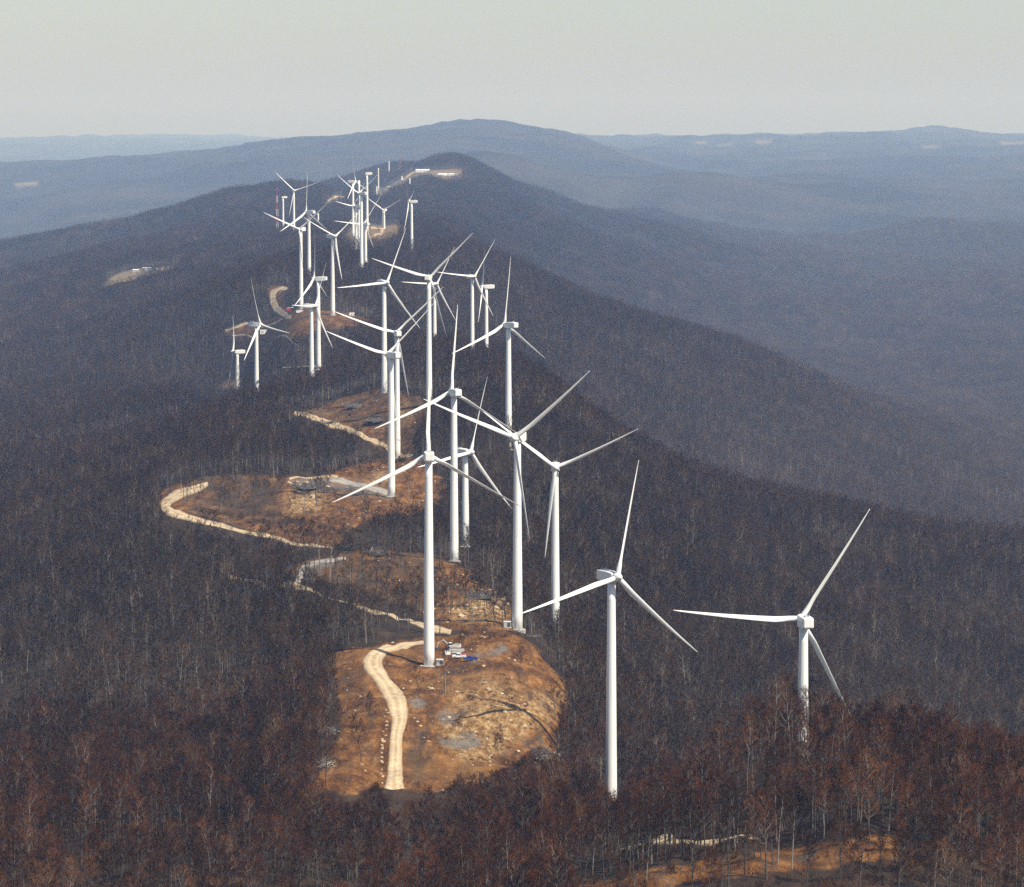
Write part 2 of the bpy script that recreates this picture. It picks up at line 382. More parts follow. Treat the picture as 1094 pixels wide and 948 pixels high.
def mat_road(name, c0, c1, c2):
    m, nt, b = mat(name); tc = N(nt, 'ShaderNodeTexCoord'); P = tc.outputs['Object']
    f = noise(nt, .35, 6, P, .7); g = noise(nt, .05, 5, P, .6); c = ramp(nt, f, [(.36, c0), (.5, c1), (.64, c2)])
    c = mixc(nt, maprange(nt, g, .42, .62, .45, 0), c, tuple(x * .68 for x in c0))
    a = N(nt, 'ShaderNodeAttribute', attribute_name='across').outputs['Fac']
    aw = math_(nt, 'ADD', a, math_(nt, 'MULTIPLY', math_(nt, 'SUBTRACT', g, .5), .25))
    ab = math_(nt, 'ABSOLUTE', math_(nt, 'SUBTRACT', aw, .5))
    trk = math_(nt, 'ABSOLUTE', math_(nt, 'SUBTRACT', ab, .17)); c = mixc(nt, maprange(nt, trk, .01, .09, .5, 0), c, c2)
    rut = math_(nt, 'ABSOLUTE', math_(nt, 'SUBTRACT', ab, .02)); c = mixc(nt, maprange(nt, rut, .0, .05, .35, 0), c, tuple(x * .72 for x in c0))
    edge = maprange(nt, math_(nt, 'ADD', ab, math_(nt, 'MULTIPLY', math_(nt, 'SUBTRACT', f, .5), .35)), .34, .50, 0, .92)
    c = mixc(nt, edge, c, mixc(nt, f, (.10, .075, .052), (.21, .165, .115)))
    nt.links.new(c, b.inputs['Base Color']); b.inputs['Roughness'].default_value = .95
    bp = N(nt, 'ShaderNodeBump'); bp.inputs['Strength'].default_value = .5; bp.inputs['Distance'].default_value = .3; nt.links.new(f, bp.inputs['Height']); nt.links.new(bp.outputs[0], b.inputs['Normal'])
    return m
M_SAND = mat_road('sandy_gravel', (.40, .29, .165), (.54, .405, .245), (.66, .52, .335))
M_GRAVEL = mat_road('grey_gravel', (.24, .225, .20), (.36, .33, .29), (.44, .40, .345))

def mat_bark(name, c0, c1):
    m, nt, b = mat(name); oi = N(nt, 'ShaderNodeObjectInfo'); tc = N(nt, 'ShaderNodeTexCoord')
    f = noise(nt, 1.2, 4, tc.outputs['Object']); c = ramp(nt, f, [(.3, c0), (.7, c1)])
    c = mixc(nt, maprange(nt, oi.outputs['Random'], .80, .92), c, mixc(nt, .5, c, (.36, .33, .28)))
    nt.links.new(c, b.inputs['Base Color']); b.inputs['Roughness'].default_value = .95; b.inputs['Specular IOR Level'].default_value = .1
    return m
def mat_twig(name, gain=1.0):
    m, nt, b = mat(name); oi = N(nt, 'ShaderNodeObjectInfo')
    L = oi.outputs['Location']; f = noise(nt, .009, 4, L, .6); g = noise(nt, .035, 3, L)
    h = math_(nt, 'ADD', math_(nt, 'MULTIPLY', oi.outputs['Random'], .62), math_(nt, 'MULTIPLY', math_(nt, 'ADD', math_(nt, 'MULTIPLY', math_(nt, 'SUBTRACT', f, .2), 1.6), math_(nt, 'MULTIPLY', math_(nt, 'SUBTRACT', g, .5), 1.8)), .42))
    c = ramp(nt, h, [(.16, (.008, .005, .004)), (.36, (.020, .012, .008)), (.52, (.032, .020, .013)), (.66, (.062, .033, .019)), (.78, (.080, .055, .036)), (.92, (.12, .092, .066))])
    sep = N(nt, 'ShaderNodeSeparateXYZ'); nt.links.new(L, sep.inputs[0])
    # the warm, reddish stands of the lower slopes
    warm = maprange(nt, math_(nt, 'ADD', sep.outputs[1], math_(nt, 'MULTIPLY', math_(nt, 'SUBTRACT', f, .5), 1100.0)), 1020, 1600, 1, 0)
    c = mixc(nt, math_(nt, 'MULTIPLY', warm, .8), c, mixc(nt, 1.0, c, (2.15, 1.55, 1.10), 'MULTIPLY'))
    # woods of the valley floor: twig colour lifted to paint in the valley's hazy brightness
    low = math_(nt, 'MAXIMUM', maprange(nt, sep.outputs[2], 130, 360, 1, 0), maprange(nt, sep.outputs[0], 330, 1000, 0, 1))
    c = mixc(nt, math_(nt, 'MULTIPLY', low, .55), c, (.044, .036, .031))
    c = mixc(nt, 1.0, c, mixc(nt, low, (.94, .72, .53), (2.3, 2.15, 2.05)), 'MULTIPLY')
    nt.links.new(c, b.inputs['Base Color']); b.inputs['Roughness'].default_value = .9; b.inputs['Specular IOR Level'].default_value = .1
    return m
M_BARK = mat_bark('grey_bark', (.060, .051, .044), (.120, .105, .090))
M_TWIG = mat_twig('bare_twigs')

# ------------------------------------------------------------------ clearings in plan (outlines measured in the photo, laid on the ground between two distances)
# name, y0, y1, strength of felling (share of trees kept), outline
CLEAR = [
 ('pad1', 1050, 1520, .012, [(333,846),(339,828),(352,803),(362,785),(366,765),(361,745),(355,725),(346,712),(352,700),(380,692),(410,688),(450,683),(480,673),(520,676),(548,668),(568,676),(586,685),(577,700),(590,715),(606,735),(609,752),(603,772),(592,786),(600,800),(588,811),(566,807),(548,816),(528,827),(508,838),(488,836),(470,845),(440,846),(405,840),(380,848)]),
 ('padtail', 1020, 1300, .35, [(572,820),(598,814),(612,832),(607,850),(588,842)]),
 ('pad2', 1500, 1870, .10, [(300,606),(330,598),(375,591),(402,585),(430,590),(470,595),(500,612),(530,632),(552,655),(556,672),(520,678),(480,676),(465,672),(452,660),(436,648),(410,640),(380,626),(345,622),(318,620)]),
 ('pad3', 1950, 2420, .04, [(164,531),(185,519),(220,512),(275,507),(310,510),(350,508),(378,498),(400,492),(428,486),(450,495),(472,510),(476,528),(460,545),(436,552),(418,550),(395,556),(370,568),(352,562),(320,556),(290,556),(250,556),(215,553),(190,548),(172,543)]),
 ('pad3low', 1880, 2100, .45, [(215,553),(290,556),(352,562),(372,570),(356,592),(320,584),(260,566)]),
 ('pad4', 2380, 2850, .03, [(312,443),(340,435),(370,424),(400,416),(425,417),(448,424),(462,440),(448,455),(440,470),(448,484),(438,492),(420,486),(405,479),(385,466),(350,454),(330,448)]),
 ('pad5', 3400, 4300, .0, [(238,353),(250,347),(285,342),(300,337),(318,329),(345,331),(370,335),(398,341),(404,349),(380,349),(345,352),(320,360),(300,364),(275,362),(250,360),(239,357)]),
 ('bend', 3700, 4600, .0, [(284,309),(290,305),(306,305),(310,309),(303,316),(305,326),(314,334),(305,338),(294,334),(288,324),(286,315)]),
 ('pad6', 3600, 4100, .1, [(230,415),(242,408),(258,404),(266,407),(254,413),(238,418)]),
 ('pad7', 5200, 6900, .0, [(110,305),(118,297),(130,291),(150,287),(175,285),(201,283),(196,288),(172,293),(150,298),(125,304)]),
 ('cut7', 5200, 6900, .2, [(236,281),(262,277),(291,273),(291,279),(250,286),(225,290)]),
 ('ring', 5000, 7900, .0, [(364,256),(376,243),(395,239),(412,242),(426,239),(434,244),(433,254),(410,255),(396,260),(378,264),(366,261)]),
 ('spur10', 7600, 9300, .0, [(344,217),(352,211),(362,208),(373,207),(374,211),(360,215),(354,219)]),
 ('pad9', 8300, 11500, .0, [(393,212),(402,204),(418,197),(432,189),(445,183),(462,182),(492,182),(498,190),(478,194),(455,191),(441,195),(428,204),(412,212),(400,216)]),
 ('rail11', 8300, 11000, .5, [(462,192),(478,180),(502,178),(510,190),(494,204),(478,200)]),
 ('foot', 860, 985, .14, [(608,952),(640,939),(700,928),(760,918),(830,908),(885,899),(940,890),(962,898),(958,915),(900,926),(830,932),(760,938),(700,950)]),
]
ROCK = [(1200,1500,[(470,775),(500,750),(540,745),(575,740),(600,742),(590,765),(560,785),(530,805),(500,815),(478,800)],.65),
        (1240,1500,[(480,735),(520,722),(560,730),(550,750),(505,765),(480,760)],.45),
        (1540,1800,[(478,650),(500,644),(520,632),(535,638),(547,650),(540,660),(510,662),(490,662)],1.0),
        (1950,2200,[(305,530),(340,524),(350,532),(338,546),(312,548)],.9),
        (2050,2400,[(388,520),(400,506),(412,503),(415,512),(400,524)],.8), (2400,2700,[(420,435),(432,432),(436,446),(424,450)],.7),
        (1050,1250,[(510,835),(545,822),(570,832),(560,842),(520,846)],.6)]
GRAV = [(1200,1400,[(470,790),(480,787),(505,787),(516,792),(505,799),(485,803),(473,799)]), (1240,1460,[(465,768),(475,760),(486,766),(482,776),(470,777)]),
        (1360,1500,[(508,698),(530,688),(548,682),(547,690),(540,704),(525,703),(505,708)]), (1300,1450,[(438,748),(448,745),(455,752),(450,762),(440,760)]),
        (1960,2250,[(310,512),(350,509),(375,513),(415,524),(416,532),(380,532),(345,524),(312,522)]), (1650,1850,[(316,622),(326,606),(345,599),(352,602),(338,612),(332,624)])]
BRUSH_SHADE = [(1300,1480,[(428,700),(445,699),(458,704),(448,708),(430,706)]), (1080,1300,[(560,812),(585,808),(612,818),(610,832),(580,828)]), (1340,1450,[(470,712),(500,710),(470,735),(455,745),(450,735)]),  # dark brush and soil; the first outline paints in a tower's cast shadow
         (1950,2300,[(215,522),(240,520),(275,513),(300,520),(290,540),(300,555),(250,548),(225,535)]), (2380,2800,[(362,441),(372,432),(395,425),(408,428),(398,436),(370,443)]), (2380,2700,[(392,445),(405,440),(420,446),(418,456),(400,453)]),
         (1950,2250,[(340,518),(380,520),(412,528),(380,534),(345,526)]), (1300,1450,[(560,735),(575,745),(590,752),(580,757),(562,745),(545,733)]), (1600,1850,[(395,590),(410,584),(416,596),(400,600)]),  # first: painted shadow left of a tower foot; second: dark streak on the pad
         (1600,1800,[(470,625),(500,628),(530,640),(545,652),(510,640),(470,634)])]
TRACK = [(1150,1420,[(526,813),(545,806),(562,795),(580,780),(593,765),(595,768),(582,784),(563,799),(546,809),(528,816)]), (1200,1440,[(484,711),(468,738),(455,765),(447,795),(444,820),(450,820),(454,796),(462,766),(474,740),(492,712)]), (1150,1400,[(536,720),(552,735),(575,747),(596,752),(596,755),(574,751),(549,739),(533,723)]), (1100,1250,[(540,830),(565,822),(590,826),(606,832),(606,836),(588,830),(565,826),(541,834)])]
DULL = [(1500,1870,[(300,600),(475,585),(480,640),(455,672),(380,640),(310,622)],.75), (1100,1420,[(344,712),(352,700),(384,700),(400,730),(412,760),(385,800),(360,770)],.45), (1950,2300,[(200,505),(300,505),(300,560),(200,555)],.9),
        (2380,2850,[(300,410),(470,410),(470,490),(300,450)],.6), (3300,4700,[(220,300),(410,300),(410,370),(220,370)],.5), (5000,12000,[(320,170),(520,170),(520,310),(320,310)],.35), (1200,1330,[(430,790),(450,780),(460,820),(445,835),(432,825)],.8)]
FIELD = [(20000,40000,[(765,154),(780,153.5),(782,155.5),(768,156)]), (20000,40000,[(806,150),(818,148.8),(832,151.5),(822,154),(808,153)]), (20000,40000,[(985,156.5),(1008,156),(1007,158.5),(988,158.5)]), (20000,40000,[(1066,151.5),(1092,151.5),(1094,154),(1072,154)]),
         (14000,24000,[(14,196),(40,195),(44,199),(18,200.5)]), (20000,40000,[(740,152),(752,151),(760,153),(748,154.5)])]

def sdist(u, v, poly):                 # signed distance in px, positive inside
    p = np.array(poly, float); q = np.roll(p, -1, 0); ins = np.zeros(u.shape, bool); dm = np.full(u.shape, 1e9)
    for (x0, y0), (x1, y1) in zip(p, q):
        c = ((y0 > v) != (y1 > v)) & (u < (x1 - x0) * (v - y0) / (y1 - y0 + 1e-12) + x0); ins ^= c
        dx, dy = x1 - x0, y1 - y0; t = np.clip(((u - x0) * dx + (v - y0) * dy) / (dx * dx + dy * dy), 0, 1)
        dm = np.minimum(dm, np.hypot(u - x0 - t * dx, v - y0 - t * dy))
    return np.where(ins, dm, -dm)

def zone(u, v, y, y0, y1, poly, soft):
    p = np.array(poly); out = np.zeros(len(u)); k = np.where((y > y0) & (y < y1) & (u > p[:, 0].min() - soft) & (u < p[:, 0].max() + soft) & (v > p[:, 1].min() - soft) & (v < p[:, 1].max() + soft))[0]
    if len(k): out[k] = np.clip(.5 + .5 * sdist(u[k], v[k], poly) / soft, 0, 1)
    return out

# ------------------------------------------------------------------ ground
def make_ground():
    au = np.concatenate([np.linspace(-700, -60, 70)[:-1], np.arange(-60, 1155, 1.6), np.linspace(1156, 1800, 70)])
    ys = [620.0]
    while ys[-1] < 62000:
        y = ys[-1]; ys.append(y * (1 + (.006 if y < 850 else .0021 if y < 1900 else .004 if y < 5000 else .006 if y < 14000 else .009)))
    ys = np.array(ys); na, ny = len(au), len(ys)
    Yg, Ag = np.meshgrid(ys, (au - CU) / F, indexing='ij'); X = (Ag * Yg).ravel(); Y = Yg.ravel()
    Z = ground_z(X, Y)
    co = np.stack([X, Y, Z], 1); U, V = proj(co)
    i = np.arange((ny - 1) * (na - 1)); r, c = i // (na - 1), i % (na - 1); b = r * na + c
    fc = np.stack([b, b + 1, b + na + 1, b + na], 1)
    me = bpy.data.meshes.new('ground'); me.vertices.add(len(co)); me.vertices.foreach_set('co', co.ravel().astype(np.float32))
    me.loops.add(fc.size); me.loops.foreach_set('vertex_index', fc.ravel().astype(np.int32))
    me.polygons.add(len(fc)); me.polygons.foreach_set('loop_start', (np.arange(len(fc)) * 4).astype(np.int32)); me.polygons.foreach_set('loop_total', np.full(len(fc), 4, np.int32))
    me.polygons.foreach_set('use_smooth', np.ones(len(fc), bool)); me.update(calc_edges=True)
    at_ = {k: np.zeros(len(co)) for k in ('dirt', 'dull', 'rock', 'gravel', 'brush', 'field')}
    for nme, y0, y1, keep, poly in CLEAR: at_['dirt'] = np.maximum(at_['dirt'], zone(U, V, Y, y0, y1, poly, 5 if y0 < 2300 else 2.5) * (1 if keep < .4 else .85))
    for y0, y1, poly, k in ROCK: at_['rock'] = np.maximum(at_['rock'], k * zone(U, V, Y, y0, y1, poly, 8))
    for y0, y1, poly in GRAV: at_['gravel'] = np.maximum(at_['gravel'], zone(U, V, Y, y0, y1, poly, 7))
    for y0, y1, poly in BRUSH_SHADE: at_['brush'] = np.maximum(at_['brush'], zone(U, V, Y, y0, y1, poly, 8))
    for y0, y1, poly in TRACK: at_['brush'] = np.maximum(at_['brush'], .75 * zone(U, V, Y, y0, y1, poly, 2.5))
    for y0, y1, poly, k in DULL: at_['dull'] = np.maximum(at_['dull'], k * zone(U, V, Y, y0, y1, poly, 14))
    for y0, y1, poly in FIELD: at_['field'] = np.maximum(at_['field'], zone(U, V, Y, y0, y1, poly, .8))
    for c in CLEAR:
        w = {'pad7': .75, 'pad9': .7, 'spur10': .7, 'ring': .45, 'cut7': .5, 'pad6': .6}.get(c[0])
        if w: at_['field'] = np.maximum(at_['field'], w * zone(U, V, Y, c[1], c[2], c[4], 1.5))
    at_['canopy'] = np.maximum(sstep(9000, 12500, Y), sstep(.198, .208, np.abs(X / Y)))
    for k, a in at_.items():
        d = me.attributes.new(k, 'FLOAT', 'POINT'); d.data.foreach_set('value', a.astype(np.float32))
    me.materials.append(mat_ground())
    o = obj('ground', me); tag(o, kind='structure'); return o

def resample(p, n):
    p = np.array(p, float); d = np.concatenate([[0], np.cumsum(np.linalg.norm(np.diff(p, axis=0), axis=1))]); t = np.linspace(0, d[-1], n)
    # smooth spline through the points (Catmull-Rom on arc length)
    out = []
    for tt in t:
        k = min(np.searchsorted(d, tt, 'right') - 1, len(p) - 2); f = (tt - d[k]) / (d[k+1] - d[k])
        p0, p1, p2, p3 = p[max(k-1, 0)], p[k], p[k+1], p[min(k+2, len(p)-1)]
        out.append(.5 * ((2*p1) + (p2-p0)*f + (2*p0-5*p1+4*p2-p3)*f*f + (3*p1-p0-3*p2+p3)*f**3))
    return np.array(out)

ROADPX = []    # for keeping trees off: list of (y0, y1, centre points, half width px)
def road(L, R, y0, y1, m, n=60, lift=.3):
    ms = 11; V = []; F_ = []; ac = []
    for a, b in zip(L, R):
        A = hit(a[0], a[1], y0, y1); B = hit(b[0], b[1], y0, y1)
        V.append((A, B))
    A = resample([v[0] for v in V], n); B = resample([v[1] for v in V], n); P = []
    for i in range(n):
        for k in range(ms):
            t = k / (ms - 1); jj = .016 * math.sin(i * .9) + .012 * math.sin(i * 2.3 + 1); tt = -.06 + 1.12 * t + jj * (1 - 2 * t); w = (A[i] * (1 - tt) + B[i] * tt); j = .35 * math.sin(i * 1.7 + k) * (k in (0, ms - 1)); P.append(w); ac.append(t)
    P = np.array(P); P[:, 2] = ground_z(P[:, 0], P[:, 1]) + lift
    e = np.arange(len(P)); P[(e % ms == 0) | (e % ms == ms - 1), 2] -= lift + .35
    for i in range(n - 1):
        for k in range(ms - 1): b = i * ms + k; F_.append((b, b + 1, b + ms + 1, b + ms))
    me = bpy.data.meshes.new('gravel_road'); me.from_pydata([tuple(p) for p in P], [], F_); me.materials.append(m)
    me.polygons.foreach_set('use_smooth', [True] * len(F_))
    d = me.attributes.new('across', 'FLOAT', 'POINT'); d.data.foreach_set('value', ac)
    me.update(); o = obj('gravel_road', me); tag(o, kind='structure'); return o

def road_c(pts_, y0, y1, m, n=60, lift=.3, keep=.0):   # centre points with half width in px
    p = np.array(pts_, float); L = []; R = []
    for i in range(len(p)):
        t = p[min(i+1, len(p)-1), :2] - p[max(i-1, 0), :2]; t /= np.hypot(*t); nn = np.array([t[1], -t[0]])
        L.append(p[i, :2] - nn * p[i, 2]); R.append(p[i, :2] + nn * p[i, 2])
    ROADPX.append((y0, y1, p[:, :2], p[:, 2].max() + 1.5, keep))
    return road(L, R, y0, y1, m, n, lift)

ground = make_ground()
c7 = lambda P: [(230 + x / 2.735, 580 + y / 2.735) for x, y in P]
R1L = c7([(492,720),(500,690),(508,600),(511,560),(514,520),(503,475),(480,430),(447,385),(431,350),(445,325),(485,303),(540,293),(600,287),(640,286)])
R1R = c7([(556,720),(549,690),(546,600),(549,558),(560,520),(562,478),(542,430),(506,390),(488,355),(500,327),(535,315),(572,304),(607,297),(640,295)])
road(R1L, R1R, 1080, 1520, M_SAND, 110)
ROADPX.append((1050, 1520, (np.array(R1L) + np.array(R1R)) / 2, 13, 0))
road_c([(246,616.5,1.8),(270,621,1.6),(296,626,1.5),(340,635,1.6),(387,649.5,2),(420,658.6,2.2),(449,667.7,2.6),(482,676,3)], 1450, 1850, M_SAND, keep=.3)
road_c([(318,623,3),(322,611,3),(330,604,2.5),(345,600,1.8),(370,597,1.2)], 1650, 1900, M_GRAVEL, 30, keep=.2)
road_c([(222,517,2),(214,520.5,3.5),(197,526,4.5),(184,532,5.5),(177,539,5.5),(181,546.5,4.5),(197,552,3.6),(218.5,557.7,2.8),(246,564.5,2.2),(273,571,1.8),(298,575.5,1.5),(339,584,1.3),(356,587,1)], 1850, 2300, M_SAND, keep=.12)
road_c([(314.5,441.7,1.6),(328,444,2.6),(347,451,3.2),(372,459,3),(386,464.5,2.8),(402,472.7,3),(413,478,2.6),(441,487,2)], 2300, 2800, M_SAND, keep=.1)
road_c([(309,512,.9),(335,510.8,1.1),(361,509.6,.9)], 2050, 2500, M_SAND, 24)
road_c([(352,512.5,2),(370,515.5,3),(390,520,3.2),(414,527,3)], 2000, 2400, M_GRAVEL, 24)
road_c([(311,340,2.5),(304.7,336.5,3),(297.5,331.5,3.8),(292.8,325,3.8),(291,318,3.4),(292.8,312,3),(298,309,1.8),(307,308.3,1.3)], 3600, 4700, M_SAND, 40)
road_c([(241,354,1.6),(254,349.5,1.5),(268,346.5,1.2),(302,340.5,.7)], 3500, 4400, M_SAND, 24)
road_c([(248,359,.7),(274,364,.8),(319,370.6,.6)], 3000, 4000, M_GRAVEL, 24, keep=.5)
road_c([(291,398.5,.7),(328.5,392,.9),(358,389.5,.7)], 2900, 3600, M_GRAVEL, 24, keep=.4)
road_c([(394,254,.6),(402,251,1.1),(408,248,1.6),(409,245,1.2),(404,243.4,.7),(396,243,.5)], 5000, 7900, M_SAND, 24)
road_c([(346,217,.9),(353,213,1.1),(362,210,.7),(372,208.5,.5)], 7600, 9300, M_SAND, 24)
road_c([(430,193,.9),(436,188,1.1),(441,184.5,1),(447,183,.5)], 8300, 11500, M_SAND, 24)
road_c([(112,305,.6),(125,302,.8),(148,297,.6)], 5200, 6900, M_SAND, 20)
road_c([(650,900.5,1.3),(690,900.5,1.6),(730,899.5,1.8),(770,898.6,1.6),(812,897.5,1.1)], 970, 1110, M_SAND, 24, keep=.5)

# ------------------------------------------------------------------ wind turbines
L_BL, HUBX, TILT = 41.5, 4.2, math.radians(5)
def axes(psi):
    n = np.array([math.sin(psi), math.cos(psi), 0.0]); l = np.array([n[1], -n[0], 0.0])
    up = np.array([0, 0, math.cos(TILT)]) - n * math.sin(TILT); return n, l, up
def fit(hub, tips, hint, s):
    if not tips: 
        return math.atan2(hint[0], -hint[1] - 1e-3), 0.
    best = None; T = np.array(tips)
    cand = [(p, f) for p in np.radians(np.arange(0, 360, 3)) for f in np.radians(np.arange(0, 120, 2.5))]
    def cost(p, f):
        n, l, up = axes(p); a = f + np.array([0, 2*math.pi/3, 4*math.pi/3])
        B = hub + 41 * (np.cos(a)[:, None] * up + np.sin(a)[:, None] * l) + n * 1.2
        u, v = proj(B); D = (u[:, None] - T[None, :, 0]) ** 2 + (v[:, None] - T[None, :, 1]) ** 2
        import itertools
        c = min(sum(D[q[j], j] for j in range(len(T))) for q in itertools.permutations(range(3), len(T)))
        hn = np.array(hint, float); hn /= np.hypot(*hn); nd = np.array([n[0], -n[1]])
        return c / len(T) + (s * 9) ** 2 * (1 - nd @ hn)
    best = min(cand, key=lambda q: cost(*q)); step = .03
    for _ in range(5):
        best = min([(best[0] + i * step, best[1] + j * step) for i in (-1, 0, 1) for j in (-1, 0, 1)], key=lambda q: cost(*q)); step *= .6
    return best

def tower_mesh(h):
    mb = MB(); k = 13; path = [(0, 0, -1.5 if i == 0 else h * i / k) for i in range(k + 1)]
    rad = [2.2 - .78 * i / k for i in range(k + 1)]; mb.tube(path, rad, 28)
    me = mb.mesh('tower', M_WHITE, True); return me
def blade_mesh(a, ):                   # root at origin, span along +Z (local), chord in X, upwind = -Y; a = angle from vertical for the gravity sag
    mb = MB(); st = [0, .6, 1.6, 3.2, 5.5, 8, 11, 15, 20, 25, 30, 35, 38.5, 40.6, L_BL]; n = 12; rings = []
    for r in st:
        q = r / L_BL
        if r <= 1.6: ch, th, off = 1.9, 1.9, 0.
        else:
            w = min(1, (r - 1.6) / 6.4); w = w * w * (3 - 2 * w)
            ch = 1.9 * (1 - w) + w * (2.25 * (1 - (max(q, .2) - .2) / .8) ** 1.05 + .34 * (max(q, .2) - .2) / .8)
            th = 1.9 * (1 - w) + w * ch * (.32 - .14 * q); off = w * .22 * ch
            if r > 40: ch *= .7
        tw = math.radians(46 - 16 * min(1, q * 1.3)); pre = 1.5 * q * q; sag = -1.3 * math.sin(a) * q * q
        ring = []
        for k in range(n):
            t = 2 * math.pi * k / n; x = math.cos(t) * ch / 2 + off; y = math.sin(t) * th / 2 * (1 - .45 * max(0, math.cos(t)) * min(1, r / 8))
            ring.append((x * math.cos(tw) - y * math.sin(tw) + sag, x * math.sin(tw) + y * math.cos(tw) - pre, r))
        rings.append(ring)
    vs = [p for r in rings for p in r]; fs = []
    for i in range(len(rings) - 1):
        for k in range(n): fs.append((i*n+k, i*n+(k+1) % n, (i+1)*n+(k+1) % n, (i+1)*n+k))
    fs.append(tuple((len(rings)-1)*n + k for k in range(n))); mb.add(vs, fs)
    return mb.mesh('blade', M_WHITE, True)
def bevelled(mb, name, mats, parent, w, seg=2, **k):
    o = mb.build(name, mats, parent, **k); bm = bmesh.new(); bm.from_mesh(o.data); bmesh.ops.bevel(bm, geom=bm.edges[:], offset=w, segments=seg, affect='EDGES', profile=.5)
    bm.to_mesh(o.data); bm.free(); return o

_nb = MB()
def nacelle_mesh():
    mb = MB(); prof = [(-2.6, 1.5, -1.5, 1.5), (-1.6, 1.75, -1.75, 1.75), (1.0, 1.95, -1.9, 1.95), (6.0, 1.9, -1.85, 1.95), (8.0, 1.65, -1.2, 1.8)]
    vs = []
    for y, w, z0, z1 in prof: vs += [(-w, y, z0), (w, y, z0), (w, y, z1), (-w, y, z1)]
    fs = [(3, 2, 1, 0)]
    for i in range(len(prof) - 1):
        b = i * 4
        for k in range(4): k2 = (k + 1) % 4; fs.append((b + k, b + k2, b + 4 + k2, b + 4 + k))
    b = (len(prof) - 1) * 4; fs.append((b, b + 1, b + 2, b + 3)); mb.add(vs, fs)
    me = mb.mesh('nacelle', M_WHITE); bm = bmesh.new(); bm.from_mesh(me)
    bmesh.ops.recalc_face_normals(bm, faces=bm.faces[:])
    bmesh.ops.bevel(bm, geom=bm.edges[:], offset=.28, segments=2, affect='EDGES', profile=.5); bm.to_mesh(me); bm.free(); return me
ME_NAC = nacelle_mesh()
def hub_mesh():
    mb = MB(); ys = [1.35, 1.2, .5, -.5, -1.4, -2.1, -2.55]; rs = [1.2, 1.55, 1.7, 1.65, 1.25, .7, .12]
    mb.tube([(0, y, 0) for y in ys], rs, 20); return mb.mesh('hub', M_WHITE, True)
ME_HUB = hub_mesh()
mm = MB(); mm.tube([(-.7, 5.5, 1.9), (-.7, 5.5, 3.4)], [.06, .05], 5); mm.tube([(.7, 5.5, 1.9), (.7, 5.5, 3.1)], [.06, .05], 5); mm.box((0, 4.2, 2.15), (1.4, 1.8, .5))
ME_MAST = mm.mesh('weather_mast', M_GREY)
dd = MB(); dd.box((0, 0, 1.3), (1.0, .12, 2.2)); ME_DOOR = dd.mesh('door', M_GREY)
pl = MB(); pl.tube([(0, 0, -1.5), (0, 0, .25), (0, 0, .45)], [3.4, 3.4, 2.6], 28); ME_PLINTH = pl.mesh('plinth', M_CONC)
TOWERS = {}
for key, s, hub, tu, bv, tips, hint, kind, label in TW:
    Y = F / s; bx = at(tu, bv, Y)
    if kind == 'tower':
        g = ground_z([bx[0]], [Y])[0]; top = at(tu, hub[1], Y)[2]; h = top - g
        t = empty('turbine_tower', (bx[0], Y, g)); tag(t, label, 'tower', 'unfinished turbine towers')
        obj('tower', tower_mesh(max(h, 4)), t); obj('plinth', ME_PLINTH, t); TOWERS[key] = (bx[0], Y, g, h); continue
    psi, phi = 0, 0
    hubw = at(hub[0], hub[1], Y); psi, phi = fit(hubw, tips, hint, s)
    n, l, up = axes(psi)
    g = ground_z([bx[0]], [Y])[0]; hz = hubw[2]; top = hz - 2.1
    t = empty('wind_turbine' if kind == 'full' else 'turbine_tower', (bx[0], Y, g))
    tag(t, label, 'wind turbine' if kind == 'full' else 'tower', 'wind turbines along the ridge' if kind == 'full' else 'unfinished turbine towers')
    tw = obj('tower', tower_mesh(top - g), t)
    dr = obj('door', ME_DOOR, tw); dr.location = (0, -2.2, .3)
    obj('plinth', ME_PLINTH, t)
    # nacelle local frame: -Y is upwind (towards the hub)
    rz = math.atan2(n[0], -n[1])
    na = obj('nacelle', ME_NAC, t, (0, 0, hz - g), rz); obj('weather_mast', ME_MAST, na)
    if kind == 'full':
        R = Matrix.Translation(Vector((n[0] * HUBX, n[1] * HUBX, hz - g + .25))) @ Matrix.Rotation(rz, 4, 'Z') @ Matrix.Rotation(-TILT, 4, 'X')
        hb = obj('hub', ME_HUB, t); hb.matrix_local = R
        for k in range(3):
            a = phi + k * 2 * math.pi / 3
            # seen in the local frame, lateral l corresponds to local -X or +X
            lx = Vector(l).dot(Matrix.Rotation(rz, 3, 'Z') @ Vector((1, 0, 0)))
            ang = a * (1 if lx > 0 else -1)
            b = obj('blade', blade_mesh(-ang if False else ang), t)
            b.matrix_local = R @ Matrix.Rotation(ang, 4, 'Y') @ Matrix.Translation((0, 0, .9))
    TOWERS[key] = (bx[0], Y, g, top - g)
    print(key, 'tower %.1f' % (top - g), 'psi %.0f phi %.0f' % (math.degrees(psi), math.degrees(phi)))
